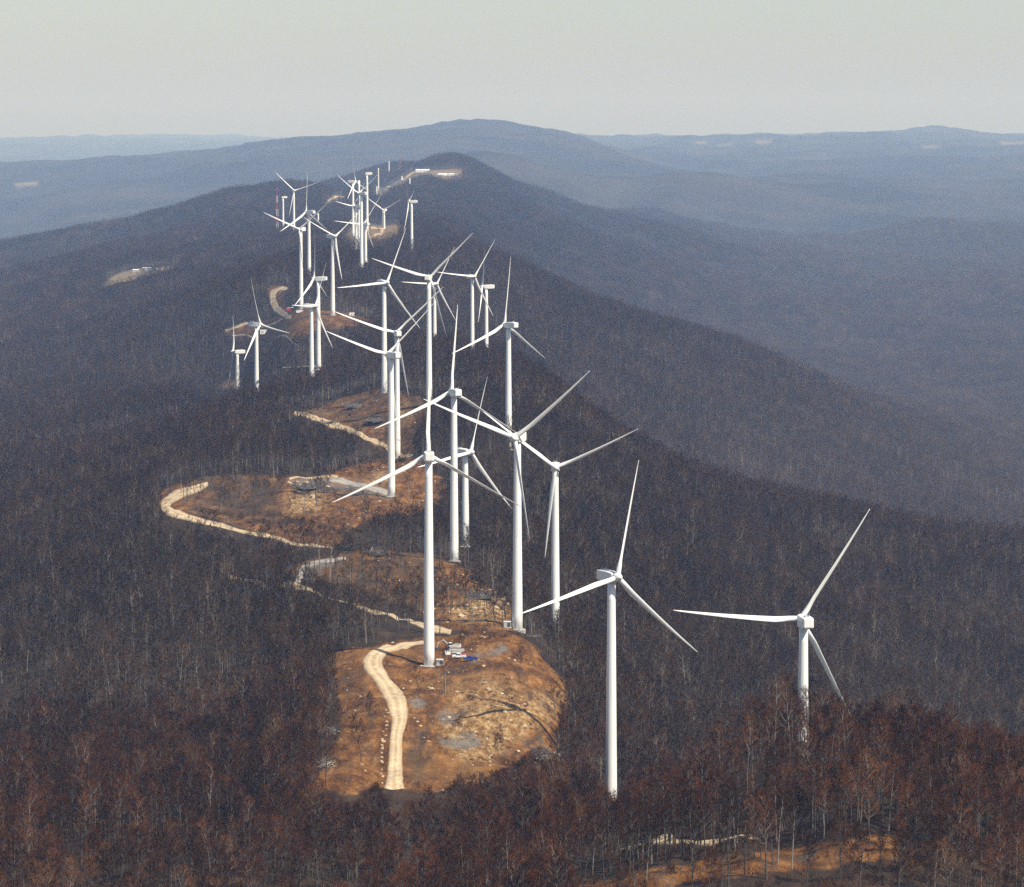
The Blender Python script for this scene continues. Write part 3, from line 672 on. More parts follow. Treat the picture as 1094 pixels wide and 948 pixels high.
# ------------------------------------------------------------------ bare hardwood trees
def grow(seed, H, spread, detail, lean=.03):
    # trunk bare to about half height, ascending limbs, twig sprays at their ends
    r = random.Random(seed); tr = MB(); cr = MB(); tw = MB()
    def jit(a): return Vector((r.uniform(-a, a), r.uniform(-a, a), r.uniform(-a, a)))
    n = 6 if detail > 1 else 4; path = []; x = Vector((0, 0, -2.0)); dx = Vector((r.uniform(-lean, lean), r.uniform(-lean, lean), 1))
    for i in range(n + 1):
        path.append(x.copy()); dx = (dx + jit(.05)); dx.z = 1; x = x + dx * ((H * .93 + 2) / n)
    R0 = .0145 * H * r.uniform(.85, 1.15); rad = [R0 * (1 - .86 * i / n) for i in range(n + 1)]
    tr.tube(path, rad, 6 if detail > 1 else 3, 0, False)
    def on(t):
        f = max(0., min(.999, t)) * n; k = int(f); return path[k].lerp(path[k + 1], f - k), R0 * (1 - .86 * t)
    def spray(p, d, L, m, wid):
        for _ in range(m):
            q = (d + jit(.75)).normalized(); q.z = abs(q.z) * .8 + q.z * .2 + .18; q.normalize()
            l = L * r.uniform(.55, 1.15); side = q.cross(jit(1.0)).normalized() * wid * .5; e = p + q * l + Vector((0, 0, .08 * l))
            tw.tri(p - side, p + side, e)
    nl = {3: 15, 2: 11, 1: 7}[detail]; base = r.uniform(.38, .56)
    for i in range(nl):
        t = base + (.985 - base) * ((i + r.random() * .6) / nl); p, rr = on(t); az = i * 2.4 + r.uniform(-.5, .5)
        el = r.uniform(.45, .95) + .35 * (t - base) / (1 - base); L = spread * (1.15 - .62 * (t - base) / (1 - base)) * r.uniform(.7, 1.15)
        d = Vector((math.cos(az) * math.cos(el), math.sin(az) * math.cos(el), math.sin(el)))
        p2 = p + d * L * .5 + jit(.12); d2 = (d + Vector((0, 0, .25)) + jit(.2)).normalized(); p3 = p2 + d2 * L * .55
        if detail > 1: cr.tube([p, p2, p3], [min(rr * .55, .12), .06, .025], 4 if detail == 3 else 3, 0, False)
        else:
            sd = d.cross(Vector((0, 0, 1))).normalized() * .07; cr.tri(p - sd, p + sd, p3)
        ns = {3: 6, 2: 4, 1: 2}[detail]
        for k in range(ns):
            f = .3 + .7 * (k + r.random()) / ns; q = p.lerp(p2, f * 2) if f < .5 else p2.lerp(p3, f * 2 - 1)
            dd = (d2 + jit(.9)).normalized(); dd.z = abs(dd.z) * .7 + .2; dd.normalize(); l = L * r.uniform(.25, .5); q2 = q + dd * l
            if detail > 1:
                sd = dd.cross(jit(1)).normalized() * .035; cr.tri(q - sd, q + sd, q2)
            spray(q2, dd, {3: 1.5, 2: 1.6, 1: 1.9}[detail], {3: 8, 2: 6, 1: 6}[detail], TWIG_W[detail])
            spray(q.lerp(q2, .5), dd, 1.3, {3: 3, 2: 2, 1: 2}[detail], TWIG_W[detail])
        spray(p3, d2, 1.6, {3: 10, 2: 6, 1: 5}[detail], TWIG_W[detail])
    return tr, cr, tw
TWIG_W = {3: .06, 2: .09, 1: .19}
def bush(seed, H, m):
    r = random.Random(seed); mb = MB()
    for _ in range(m):
        az = r.uniform(0, 6.28); el = r.uniform(.5, 1.45); l = H * r.uniform(.5, 1); d = Vector((math.cos(az) * math.cos(el), math.sin(az) * math.cos(el), math.sin(el)))
        p = Vector((r.uniform(-.7, .7), r.uniform(-.7, .7), 0)) ; s = d.cross(Vector((r.uniform(-1, 1), r.uniform(-1, 1), r.uniform(-1, 1)))).normalized() * .06
        mb.tri(p - s, p + s, p + d * l)
        for k in range(4):
            q = p + d * l * r.uniform(.4, .9); e = (d + Vector((r.uniform(-.8, .8), r.uniform(-.8, .8), r.uniform(-.2, .8)))).normalized()
            mb.tri(q - s * .7, q + s * .7, q + e * l * .45)
    return mb

def merged(trio, name):
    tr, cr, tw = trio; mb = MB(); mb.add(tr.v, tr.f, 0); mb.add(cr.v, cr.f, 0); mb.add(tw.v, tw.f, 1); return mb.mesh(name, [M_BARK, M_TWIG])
def src_coll(name, meshes):
    c = bpy.data.collections.new(name)
    for i, me in enumerate(meshes):
        o = bpy.data.objects.new('%s_%02d' % (name, i), me); c.objects.link(o)
    return c

NEAR_Y = 2500.
HS = [17.5, 19, 16, 20.5, 14.5, 18, 15.5, 21]
SPREAD = [3.6, 4.0, 3.2, 4.2, 3.0, 3.4, 3.8, 4.4]
det = [grow(100 + i, HS[i], SPREAD[i], 3) for i in range(8)]
mid = [merged(grow(200 + i, HS[i % 8], SPREAD[i % 8], 2), 'tree') for i in range(10)]
lo = [merged(grow(300 + i, HS[i % 8], SPREAD[i % 8] * 1.05, 1), 'tree') for i in range(10)]
def patch(seed):
    r = random.Random(seed); mb = MB(); vs = [grow(seed * 50 + k, HS[k], SPREAD[k] * 1.1, 1) for k in range(6)]
    for gx in range(5):
        for gy in range(5):
            tr, cr, tw = vs[r.randrange(6)]; k = r.uniform(.75, 1.15); a = r.uniform(0, 6.28); c, s = math.cos(a) * k, math.sin(a) * k
            ox = (gx - 2 + r.uniform(-.45, .45)) * 5.2; oy = (gy - 2 + r.uniform(-.45, .45)) * 5.2
            tf = lambda P: [(x * c - y * s + ox, x * s + y * c + oy, z * k - (4 if z < -1 else 0)) for x, y, z in P]
            mb.add(tf(tr.v), tr.f, 0); mb.add(tf(cr.v), cr.f, 0)
            keep = [f for f in tw.f if r.random() < .6]; mb.add(tf(tw.v), keep, 1)
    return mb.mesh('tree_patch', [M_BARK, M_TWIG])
patches = [patch(i + 1) for i in range(6)]

BARE = dict(T1=846, T2=722, T3=709, T4=588, T5=572, T6=676, T7=662, T8=531, T9=486, T10=421, T11=418, T12=362, T13=372, T14=372, T15=452, T16=411, T17=415, T18=402, T19=394, T20=341, T21=331, T22=287, T23=251, T24=251, T25=251, T26=252, T28=282, T29=270, T30=281, T32=267, T33=270)
def felled(x, y, z, h):                # True where clearings, roads and pads keep the trees away
    co = np.stack([x, y, z], 1); kill = np.zeros(len(x), bool); rnd = RNG.random(len(x)); rn2 = RNG.random(len(x))
    top = co.copy(); top[:, 2] += h * .95; half = co.copy(); half[:, 2] += h * .5
    prj = [proj(c) for c in (co, half, top)]
    for nme, y0, y1, keep, poly in CLEAR:
        p = np.array(poly)
        for i, (u, v) in enumerate(prj):
            # a tree in front of the outline must not hide it: the felled strip runs on towards the valley side
            k = np.where((y > (y0 if i == 0 else y0 - 170 * y0 / 1400)) & (y < y1) & (u > p[:, 0].min() - 4) & (u < p[:, 0].max() + 4) & (v > p[:, 1].min() - 4) & (v < p[:, 1].max() + 4) & ~kill)[0]
            if len(k):
                sd = sdist(u[k], v[k], poly); kill[k] |= (sd > (-.5 if i == 0 else 1.5 + (9 if y0 < 1400 else 4) * rn2[k] ** 2)) & (rnd[k] >= keep)
    foot = [c for c in CLEAR if c[0] == 'foot'][0][4]; nr_ = np.where((y < 1040) & ~kill)[0]
    for fr in (.38, .5, .62, .75, .88):        # crowns that would close the view of the strip at the foot of the slope
        cc = co[nr_].copy(); cc[:, 2] += h[nr_] * fr; u, v = proj(cc); kill[nr_] |= (sdist(u, v, foot) > -2) & (rn2[nr_] > .36)
    for y0, y1, c, hw, keep in ROADPX:
        for i, (u, v) in enumerate(prj):
            k = np.where((y > y0 - 150) & (y < y1) & (u > c[:, 0].min() - 8) & (u < c[:, 0].max() + 8) & (v > c[:, 1].min() - 8) & (v < c[:, 1].max() + 8) & ~kill)[0]
            if not len(k): continue
            dm = np.full(len(k), 1e9)
            for a, b in zip(c[:-1], c[1:]):
                d = b - a; t = np.clip(((u[k] - a[0]) * d[0] + (v[k] - a[1]) * d[1]) / (d @ d + 1e-9), 0, 1); dm = np.minimum(dm, np.hypot(u[k] - a[0] - t * d[0], v[k] - a[1] - t * d[1]))
            kill[k] |= (dm < hw) & (rnd[k] >= keep)
    for key, (tx, ty, tz, th) in TOWERS.items():
        kill |= np.hypot(x - tx, y - ty) < 9
        if key in BARE:                # the strip kept open in front of each tower
            tu = CU + F * tx / ty; k = (y < ty) & (y > ty - .25 * ty) & (np.abs(prj[2][0] - tu) < 5.5 * F / ty) & (prj[2][1] < BARE[key]); kill |= k
    return kill

def scatter(y0, y1, cell, amax):
    rows = int((y1 - y0) / cell); X = []; Yy = []
    for j in range(rows):
        y = y0 + (j + .5) * cell; nx = int(2 * amax * y / cell) + 1; xs = (np.arange(nx) - nx / 2 + .5) * cell
        X.append(xs + RNG.uniform(-.48, .48, nx) * cell); Yy.append(y + RNG.uniform(-.48, .48, nx) * cell)
    return np.concatenate(X), np.concatenate(Yy)

def instance_object(name, P, rot, scl, idx, coll):
    me = bpy.data.meshes.new(name); me.vertices.add(len(P)); me.vertices.foreach_set('co', P.ravel().astype(np.float32))
    a = me.attributes.new('rot', 'FLOAT_VECTOR', 'POINT'); a.data.foreach_set('vector', rot.ravel().astype(np.float32))
    a = me.attributes.new('scl', 'FLOAT_VECTOR', 'POINT'); a.data.foreach_set('vector', scl.ravel().astype(np.float32))
    a = me.attributes.new('idx', 'INT', 'POINT'); a.data.foreach_set('value', idx.astype(np.int32))
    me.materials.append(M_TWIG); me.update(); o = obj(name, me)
    ng = bpy.data.node_groups.new(name + '_nodes', 'GeometryNodeTree')
    ng.interface.new_socket('Geometry', in_out='INPUT', socket_type='NodeSocketGeometry'); ng.interface.new_socket('Geometry', in_out='OUTPUT', socket_type='NodeSocketGeometry')
    gi = ng.nodes.new('NodeGroupInput'); go = ng.nodes.new('NodeGroupOutput'); ip = ng.nodes.new('GeometryNodeInstanceOnPoints'); ci = ng.nodes.new('GeometryNodeCollectionInfo')
    ci.inputs['Collection'].default_value = coll; ci.inputs['Separate Children'].default_value = True; ci.inputs['Reset Children'].default_value = True
    def na(nm, ty): n = ng.nodes.new('GeometryNodeInputNamedAttribute'); n.data_type = ty; n.inputs['Name'].default_value = nm; return n.outputs['Attribute']
    L = ng.links.new; L(gi.outputs[0], ip.inputs['Points']); L(ci.outputs[0], ip.inputs['Instance']); ip.inputs['Pick Instance'].default_value = True
    L(na('idx', 'INT'), ip.inputs['Instance Index']); L(na('rot', 'FLOAT_VECTOR'), ip.inputs['Rotation']); L(na('scl', 'FLOAT_VECTOR'), ip.inputs['Scale']); L(ip.outputs[0], go.inputs[0])
    md = o.modifiers.new('instances', 'NODES'); md.node_group = ng; tag(o, kind='stuff'); return o

AM = .205
x, y = scatter(880, NEAR_Y, 5.0, AM); z = ground_z(x, y)
dens = fbm(x / 70, y / 110, 501, 3); k = RNG.random(len(x)) < .80 + .55 * dens
x, y, z = x[k], y[k], z[k]; sc_ = RNG.uniform(.72, 1.12, len(x)) * (1 + .10 * fbm(x / 60, y / 60, 77, 2)); vi = RNG.integers(0, 8, len(x)); hh = np.array(HS)[vi] * sc_
k = ~felled(x, y, z, hh); x, y, z, sc_, vi, hh = x[k], y[k], z[k], sc_[k], vi[k], hh[k]
# the three hundred that show largest are trees of their own
u, v = proj(np.stack([x, y, z + hh * .95], 1)); ub, vb = proj(np.stack([x, y, z], 1))
inside = (u > 2) & (u < 1092) & (v < 936); order = np.where(inside)[0][np.argsort(y[inside])]
own = order[:300]; ME_TR = []; ME_CR = []
for i, (tr, cr, tw) in enumerate(det):
    ME_TR.append(tr.mesh('trunk', M_BARK)); q = MB(); q.add(cr.v, cr.f, 0); q.add(tw.v, tw.f, 1); ME_CR.append(q.mesh('crown', [M_BARK, M_TWIG]))
TL = ['bare tree with a narrow upright brown crown in the near woods', 'tall bare tree with a broad reddish brown crown in the near woods', 'small bare tree with a thin grey brown crown in the near woods',
      'tall straight bare tree with a high twiggy crown in the near woods', 'low bare tree with a compact bushy crown in the near woods', 'bare tree with a rounded twig crown and slender trunk in the near woods',
      'bare tree with a wide low branching crown in the near woods', 'tallest kind of bare tree with a wide spreading crown in the near woods']
proto = {}
for j in own:
    i = int(vi[j])
    if i not in proto:
        t = empty('tree', (0, 0, 0)); a = obj('trunk', ME_TR[i], t); b = obj('crown', ME_CR[i], t); tag(t, TL[i], 'tree', 'bare trees at the foot of the picture'); proto[i] = (t, a, b); first = True
    else:
        T0, A0, B0 = proto[i]; t = T0.copy(); COL.objects.link(t)
        for s0 in (A0, B0): c = s0.copy(); COL.objects.link(c); c.parent = t
    t.location = (x[j], y[j], z[j]); t.rotation_euler = (0, 0, RNG.uniform(0, 6.28)); f = float(sc_[j]); t.scale = (f, f, f)
rest = np.ones(len(x), bool); rest[own] = False
def rs(n): return np.stack([RNG.uniform(-.05, .05, n), RNG.uniform(-.05, .05, n), RNG.uniform(0, 6.28, n)], 1)
def s3(s): return np.stack([s * RNG.uniform(.9, 1.1, len(s)), s * RNG.uniform(.9, 1.1, len(s)), s], 1)
nr = rest & (y < 1350)
DETC = src_coll('near_tree_kinds', [merged(d, 'tree') for d in det]); MIDC = src_coll('tree_kinds', mid); LOC = src_coll('far_tree_kinds', lo); PAC = src_coll('tree_stands', patches)
instance_object('forest', np.stack([x, y, z], 1)[nr], rs(nr.sum()), s3(sc_[nr]), vi[nr], DETC)
nm = rest & (y >= 1350)
instance_object('forest', np.stack([x, y, z], 1)[nm], rs(nm.sum()), s3(sc_[nm]), RNG.integers(0, 10, nm.sum()), MIDC)
print('near trees', nr.sum(), 'mid', nm.sum())
x, y = scatter(NEAR_Y, 5000, 5.6, AM); z = ground_z(x, y); k = RNG.random(len(x)) < .84 + .5 * fbm(x / 90, y / 140, 502, 3); x, y, z = x[k], y[k], z[k]
sc_ = RNG.uniform(.72, 1.15, len(x)); k = ~felled(x, y, z, 17 * sc_); x, y, z, sc_ = x[k], y[k], z[k], sc_[k]
instance_object('forest', np.stack([x, y, z], 1), rs(len(x)), s3(sc_), RNG.integers(0, 10, len(x)), LOC); print('far trees', len(x))
x, y = scatter(5000, 13500, 22.5, AM + .004); z = ground_z(x, y); k = ~felled(x, y, z, np.full(len(x), 14.)); x, y, z = x[k], y[k], z[k]
e = 12.; gx = (ground_z(x + e, y) - z) / e; gy = (ground_z(x, y + e) - z) / e
rot = np.stack([np.arctan(gy), -np.arctan(gx), RNG.integers(0, 4, len(x)) * math.pi / 2 * 0 + 0 * x], 1)
instance_object('forest', np.stack([x, y, z], 1), rot, s3(RNG.uniform(.85, 1.12, len(x))), RNG.integers(0, 6, len(x)), PAC); print('patches', len(x))
# brush along the edge of the felled ground
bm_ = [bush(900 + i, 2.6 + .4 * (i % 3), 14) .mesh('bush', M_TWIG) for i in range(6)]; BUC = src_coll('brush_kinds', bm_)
x, y = scatter(880, 2850, 3.4, .115); z = ground_z(x, y); u, v = proj(np.stack([x, y, z], 1)); k = np.zeros(len(x), bool); pr = np.zeros(len(x))
for nme, y0, y1, keep, poly in CLEAR:
    if y0 > 2500: continue
    
    sd = np.full(len(x), -99.); kk = np.where((y > y0 - 120) & (y < y1) & (u > 150) & (u < 980))[0]; sd[kk] = sdist(u[kk], v[kk], poly)
    if nme in ('pad1', 'foot'): pr = np.maximum(pr, np.where((sd > -34) & (sd < 1) & (v > 825), .42, 0))
    pr = np.maximum(pr, np.where((sd > -12) & (sd < 6), .5 * np.exp(-np.abs(sd + 3) / 5), 0)); pr = np.maximum(pr, np.where(sd >= 6, {'pad1': .004, 'padtail': .1, 'pad2': .10, 'pad3': .06, 'pad3low': .4, 'pad4': .06, 'foot': .05}.get(nme, .02), 0))
for y0, y1, c, hw, keep in ROADPX:
    for a, b in zip(c[:-1], c[1:]):
        d = b - a; t = np.clip(((u - a[0]) * d[0] + (v - a[1]) * d[1]) / (d @ d + 1e-9), 0, 1); pr[(y > y0 - 60) & (y < y1) & (np.hypot(u - a[0] - t * d[0], v - a[1] - t * d[1]) < hw + 1.5)] = 0
k = RNG.random(len(x)) < pr
instance_object('undergrowth', np.stack([x, y, z - .1], 1)[k], rs(k.sum()), s3(RNG.uniform(.5, 1.2, k.sum())), RNG.integers(0, 6, k.sum()), BUC); print('brush', k.sum())

# ------------------------------------------------------------------ rocks, brush heaps
def rock_mesh(seed, nm='boulder'):
    bm = bmesh.new(); bmesh.ops.create_icosphere(bm, subdivisions=2, radius=1); r = random.Random(seed); o = r.uniform(0, 50)
    for vv in bm.verts:
        p = vv.co; d = 1 + .35 * float(vnoise(np.array([p.x * 1.3 + o]), np.array([p.y * 1.3 + p.z * 2.1]), seed)[0]); vv.co = Vector((p.x * 1.25 * d, p.y * d, p.z * .75 * d))
    me = bpy.data.meshes.new(nm); bm.to_mesh(me); bm.free(); me.materials.append(M_ROCK); return me
ROCKS = [rock_mesh(i) for i in range(6)]
c1 = lambda X, Y: (330 + X / 5.264, 680 + Y / 5.264)
edge = [c1(*p) for p in [(412,825),(410,795),(413,770),(412,745),(415,720),(412,700),(417,680),(414,662),(420,640),(418,620),(424,600),(420,580),(430,562),(428,545),(436,520),(432,500),(438,480),(434,455),(438,430),(432,415),(480,42),(505,38),(460,48),(440,44)]]
def boulder(u_, v_, y0, y1, s_, label, group):
    p = hit(u_, v_, y0, y1); o = bpy.data.objects.new('boulder', ROCKS[RNG.integers(0, 6)]); link(o); o.location = p + np.array([0, 0, .25 * s_]); o.scale = (s_, s_, s_); o.rotation_euler = (0, 0, RNG.uniform(0, 6.28))
    tag(o, label, 'boulder', group)
for e_ in edge: boulder(e_[0] + RNG.uniform(-1.8, 1.2), e_[1] + RNG.uniform(-1.5, 1.5), 1080, 1520, RNG.uniform(.3, .72), 'pale boulder in the row lining the edge of the sandy road', 'boulders lining the sandy road')
spots = [(513,812),(505,818),(524,808),(535,815),(518,730),(522,737),(560,835),(566,836),(552,833),(540,762),(530,755),(500,835),(548,790),(536,742),(483,812),(492,806),(505,781),(545,770),(520,790),(575,760)]
for e_ in spots: boulder(e_[0], e_[1], 1080, 1480, RNG.uniform(.3, .75), 'pale rock lying loose on the dug slope of the nearest earth pad', 'loose rocks on the nearest pad')
for e_ in [(480,655),(484,651),(489,653),(519,634),(523,631),(538,641),(542,646),(512,648),(505,651),(498,647),(530,650),(516,655),(492,659)]: boulder(e_[0], e_[1], 1500, 1830, RNG.uniform(.6, 1.5), 'sandstone block in the pale rubble behind the tall turbine by the grey cabinet', 'sandstone blocks in the rubble')
for e_ in [(309,517),(313,515.5),(317,516),(321,518.5),(327,516.5),(312,520),(350,520.5),(334,532),(324,533)]: boulder(e_[0], e_[1], 1950, 2400, RNG.uniform(.8, 1.6), 'pale boulder on the dark shelf by the edge of the tall trees', 'boulders on the dark shelf')
# small stones and clods nobody could count
rm = [rock_mesh(40 + i, 'stone') for i in range(4)]
for q in rm: q.materials.clear(); q.materials.append(M_CLOD)
STC = src_coll('stone_kinds', rm); x, y = scatter(1080, 2850, 1.5, .045); z = ground_z(x, y); u, v = proj(np.stack([x, y, z], 1)); pr = np.zeros(len(x))
for nme, y0, y1, keep, poly in CLEAR:
    if y0 < 2500 and nme != 'foot': pr = np.maximum(pr, .075 * zone(u, v, y, y0, y1, poly, 4))
for y0, y1, poly, kk in ROCK: pr = np.maximum(pr, .22 * kk * zone(u, v, y, y0, y1, poly, 6))
for y0, y1, poly in BRUSH_SHADE: pr = np.maximum(pr, .16 * zone(u, v, y, y0, y1, poly, 6))
for y0, y1, c, hw, keep in ROADPX:
    sdr = np.full(len(x), 99.)
    for a, b in zip(c[:-1], c[1:]):
        d = b - a; t = np.clip(((u - a[0]) * d[0] + (v - a[1]) * d[1]) / (d @ d + 1e-9), 0, 1); sdr = np.minimum(sdr, np.hypot(u - a[0] - t * d[0], v - a[1] - t * d[1]))
    pr[(sdr < hw - 1.5) & (y > y0) & (y < y1)] = 0
pr *= np.clip(.25 + 2.2 * np.maximum(0, fbm(x / 7, y / 16, 333, 3)), 0, 2.5); k = RNG.random(len(x)) < pr
instance_object('rubble', np.stack([x, y, z + .02], 1)[k], rs(k.sum()), s3(.14 + .62 * RNG.random(k.sum()) ** 3), RNG.integers(0, 4, k.sum()), STC); print('stones', k.sum())

def brush_pile(u_, v_, y0, y1, rx, ry, h, n, label, seed, pale=.12):
    p = hit(u_, v_, y0, y1); r = random.Random(seed); mb = MB()
    for i in range(n):
        a = r.uniform(0, 6.28); q = r.random() ** .5; cx, cy = rx * q * math.cos(a), ry * q * math.sin(a); cz = h * (1 - q * q) * r.uniform(.3, 1.0) + .15
        d = Vector((r.gauss(0, 1), r.gauss(0, .8), r.gauss(0, .35))).normalized(); L = r.uniform(1.5, 5.5); rr = r.uniform(.08, .28)
        c_ = Vector((cx, cy, cz)); g0 = c_ - d * L / 2; g1 = c_ + d * L / 2; g0.z = max(g0.z, .0); g1.z = max(g1.z, .0)
        mi = 1 if r.random() < pale else 0; mb.tube([g0, (g0 + g1) / 2 + Vector((0, 0, r.uniform(-.2, .2))), g1], [rr, rr * .8, rr * .45], 5, mi)
        for _ in range(3):
            e0 = g0.lerp(g1, r.random()); e1 = e0 + Vector((r.uniform(-1.2, 1.2), r.uniform(-1.2, 1.2), r.uniform(0, 1.3))); mb.tube([e0, e1], [.06, .02], 3, mi, False)
    lump = rock_mesh(seed + 70); b = len(mb.v); mb.add([(q.co.x * rx * .7, q.co.y * ry * .7, q.co.z * h * .55) for q in lump.vertices], [tuple(f.vertices) for f in lump.polygons], 0)
    o = mb.build('brush_pile', [M_LOG, M_LOGP], None, False, loc=p); tag(o, label, 'brush pile', 'heaps of felled wood'); return o
brush_pile(573,807,1080,1400,6,9,2.6,90,'dark heap of felled trunks in the lower right of the nearest earth pad',1)
brush_pile(598,788,1080,1450,4.5,7,2.2,60,'smaller dark heap of trunks at the right rim of the nearest earth pad',2)
brush_pile(596,812,1080,1400,3,5,1.6,36,'heap with a pale snag stump at the corner of the nearest earth pad',3,.4)
brush_pile(403,592,1600,1900,6,8,3.0,70,'tangled dark brush heap on top of the brown mound left of the turbine row',4)
brush_pile(384,434,2400,2900,13,30,3.0,110,'long dark brush heap on the brown mound below the tall mid turbine',5)
brush_pile(404,449,2400,2800,9,22,2.6,80,'short dark brush heap lower on the brown mound beside two close towers',6)
brush_pile(555,838,1080,1400,5,6,2.0,50,'low dark heap at the front edge of the nearest earth pad',7)
brush_pile(349,757,1080,1450,2.5,10,1.8,50,'line of dark cut brush at the left rim of the nearest earth pad',8)
brush_pile(352,785,1080,1450,3,9,1.8,50,'dark brush line under the trees left of the sandy road',9)
brush_pile(345,817,1080,1400,4,8,1.5,50,'pale logs stacked loosely at the lower left corner of the nearest pad',10,.75)
brush_pile(510,637,1540,1850,9,14,2.2,80,'wide dark slash heap behind the pale rubble',11)
brush_pile(330,520,1950,2400,10,20,1.8,60,'flat dark slash heap on the shelf by the tall trees',12)

# ------------------------------------------------------------------ machinery and boxes
def beside(key, dx, dy):
    tx, ty, tz, th = TOWERS[key]; return np.array([tx + dx, ty + dy, ground_z([tx + dx], [ty + dy])[0]])
def cabinet(p, d, label, rz=0.):
    t = empty('service_cabinet', p, rz); tag(t, label, 'service cabinet')
    mb = MB(); mb.box((0, 0, d[2] / 2 + .2), d); bevelled(mb, 'housing', M_GREY, t, .08)
    mb = MB(); mb.box((0, 0, .05), (d[0] + .5, d[1] + .5, .4)); mb.build('concrete_base', M_CONC, t)
    mb = MB(); mb.box((.0, 0, d[2] + .27), (d[0] + .2, d[1] + .2, .12)); mb.build('lid', M_WPAINT, t)
    mb = MB(); mb.box((d[0] * .22, -d[1] / 2 - .04, d[2] * .5 + .2), (d[0] * .42, .08, d[2] * .7)); mb.build('door', M_DARK, t)
    return t
cabinet(beside('T3', 4.3, -1.5),(2.6,2.0,2.0),'white and dark service box at the foot of the turbine beside the sandy road')
cabinet(beside('T6', -4.2, -1.5),(3.0,2.2,2.4),'grey service cabinet left of the tall turbine at the back of the clearing')
p = beside('T6', 6.2, -2.0); t = empty('railing', p); tag(t, 'low grey railing right of the turbine at the back of the clearing', 'railing')
mb = MB(); [mb.box((x_, 0, .6), (.14, .14, 1.3)) for x_ in np.linspace(-3.6, 3.6, 6)]; mb.build('posts', M_GREY, t)
mb = MB(); mb.box((0, -.09, 1.15), (7.4, .1, .12)); mb.box((0, -.09, .65), (7.4, .1, .12)); mb.build('rails', M_GREY, t)

def wheel(t, x_, y_, r, w_):
    mb = MB(); n = 16; mb.tube([(x_, y_ - w_ / 2, r), (x_, y_ + w_ / 2, r)], [r, r], n); a = mb.build('wheel', M_RUBBER, t)
    mb = MB(); mb.tube([(x_, y_ - w_ / 2 - .02, r), (x_, y_ + w_ / 2 + .02, r)], [r * .55, r * .55], n); mb.build('rim', M_GREY, a)
def pickup(u_, v_, y0, y1, body, label, rz, cover=None):
    p = hit(u_, v_, y0, y1); t = empty('pickup_truck', p, rz); tag(t, label, 'pickup truck')
    mb = MB(); mb.box((0, 0, .75), (5.4, 1.95, .6)); mb.box((1.9, 0, 1.12), (1.6, 1.85, .28)); bevelled(mb, 'body', body, t, .06)
    mb = MB(); mb.box((.2, 0, 1.45), (1.9, 1.8, .85), 0, .8); bevelled(mb, 'cab', body, t, .07)
    mb = MB(); mb.box((.2, 0, 1.5), (1.72, 1.86, .5), 0, .86); mb.build('window', M_GLASS, t)
    mb = MB()
    for s_ in (-1, 1): mb.box((-1.7, s_ * .93, 1.2), (2.0, .09, .42))
    mb.box((-2.66, 0, 1.2), (.09, 1.8, .42)); mb.build('cargo_bed', body, t)
    if cover: mb = MB(); mb.box((-1.7, 0, 1.36), (1.9, 1.7, .5), 0, .9); bevelled(mb, 'load', cover, t, .08)
    for x_ in (-1.65, 1.75):
        for y_ in (-.85, .85): wheel(t, x_, y_, .4, .28)
    for y_ in (-.68, .68): mb = MB(); mb.box((2.72, y_, .95), (.06, .35, .18)); mb.build('headlight', M_WPAINT, t)
    return t
pickup(490.5,703.3,1380,1500,M_WPAINT,'white pickup truck with a red load by the dug pad',math.radians(178),M_RED)
pickup(502.5,706.0,1380,1500,M_BLUE,'blue pickup truck parked beyond the white one with the red load',math.radians(168))
def equip(u_, v_, y0, y1, kind, label, rz=0.):
    p = hit(u_, v_, y0, y1)
    if kind == 'digger':
        t = empty('excavator', p, rz); tag(t, label, 'excavator')
        for y_ in (-1.1, 1.1): mb = MB(); mb.box((0, y_, .45), (3.8, .6, .9)); bevelled(mb, 'track', M_DARK, t, .25)
        mb = MB(); mb.box((-.3, 0, 1.5), (3.0, 2.4, 1.0)); bevelled(mb, 'body', M_CONC, t, .1)
        mb = MB(); mb.box((.8, .7, 2.4), (1.5, 1.0, 1.4), 0, .9); cb = bevelled(mb, 'cab', M_WPAINT, t, .08); mb = MB(); mb.box((.84, .7, 2.5), (1.5, 1.04, .8), 0, .92); mb.build('window', M_GLASS, cb)
        mb = MB(); mb.tube([(1.0, -.3, 1.8), (3.4, -.3, 4.2), (5.6, -.3, 3.2), (6.2, -.3, 1.0)], [.3, .3, .22, .15], 6); ar = mb.build('boom', M_GREY, t)
        mb = MB(); mb.box((6.0, -.3, .6), (1.0, 1.1, .9), 0, 1.25); mb.build('bucket', M_DARK, ar); return t
    if kind == 'pipes':
        t = empty('pipe_stack', p, rz); tag(t, label, 'pipe stack')
        for j in range(3):
            for i in range(4 - j): mb = MB(); mb.tube([(-3, (i - 1.5 + j * .5) * .62, .32 + j * .55), (3, (i - 1.5 + j * .5) * .62, .32 + j * .55)], [.3, .3], 10); mb.build('pipe', M_CONC if (i + j) % 3 else M_GREY, t)
        return t
    if kind == 'crates':
        t = empty('crate_stack', p, rz); tag(t, label, 'crate'); mb = MB(); mb.box((0, 0, .7), (2.4, 1.8, 1.3)); bevelled(mb, 'crate', M_WPAINT, t, .05); mb = MB(); mb.box((0, 0, 1.42), (2.5, 1.9, .12)); mb.build('lid', M_GREY, t); mb = MB(); mb.box((-.7, 0, .06), (.2, 1.9, .16)); mb.box((.7, 0, .06), (.2, 1.9, .16)); mb.build('skid', M_LOGP, t); return t
equip(482.5,694.5,1380,1560,'digger','grey excavator with raised boom in the machinery behind the two pickups',math.radians(200))
equip(488,698.0,1380,1560,'pipes','stack of grey and white pipes nearest the pickups',math.radians(8))
equip(478,699.5,1380,1560,'crates','white lidded crate at the left of the pipes',.3)
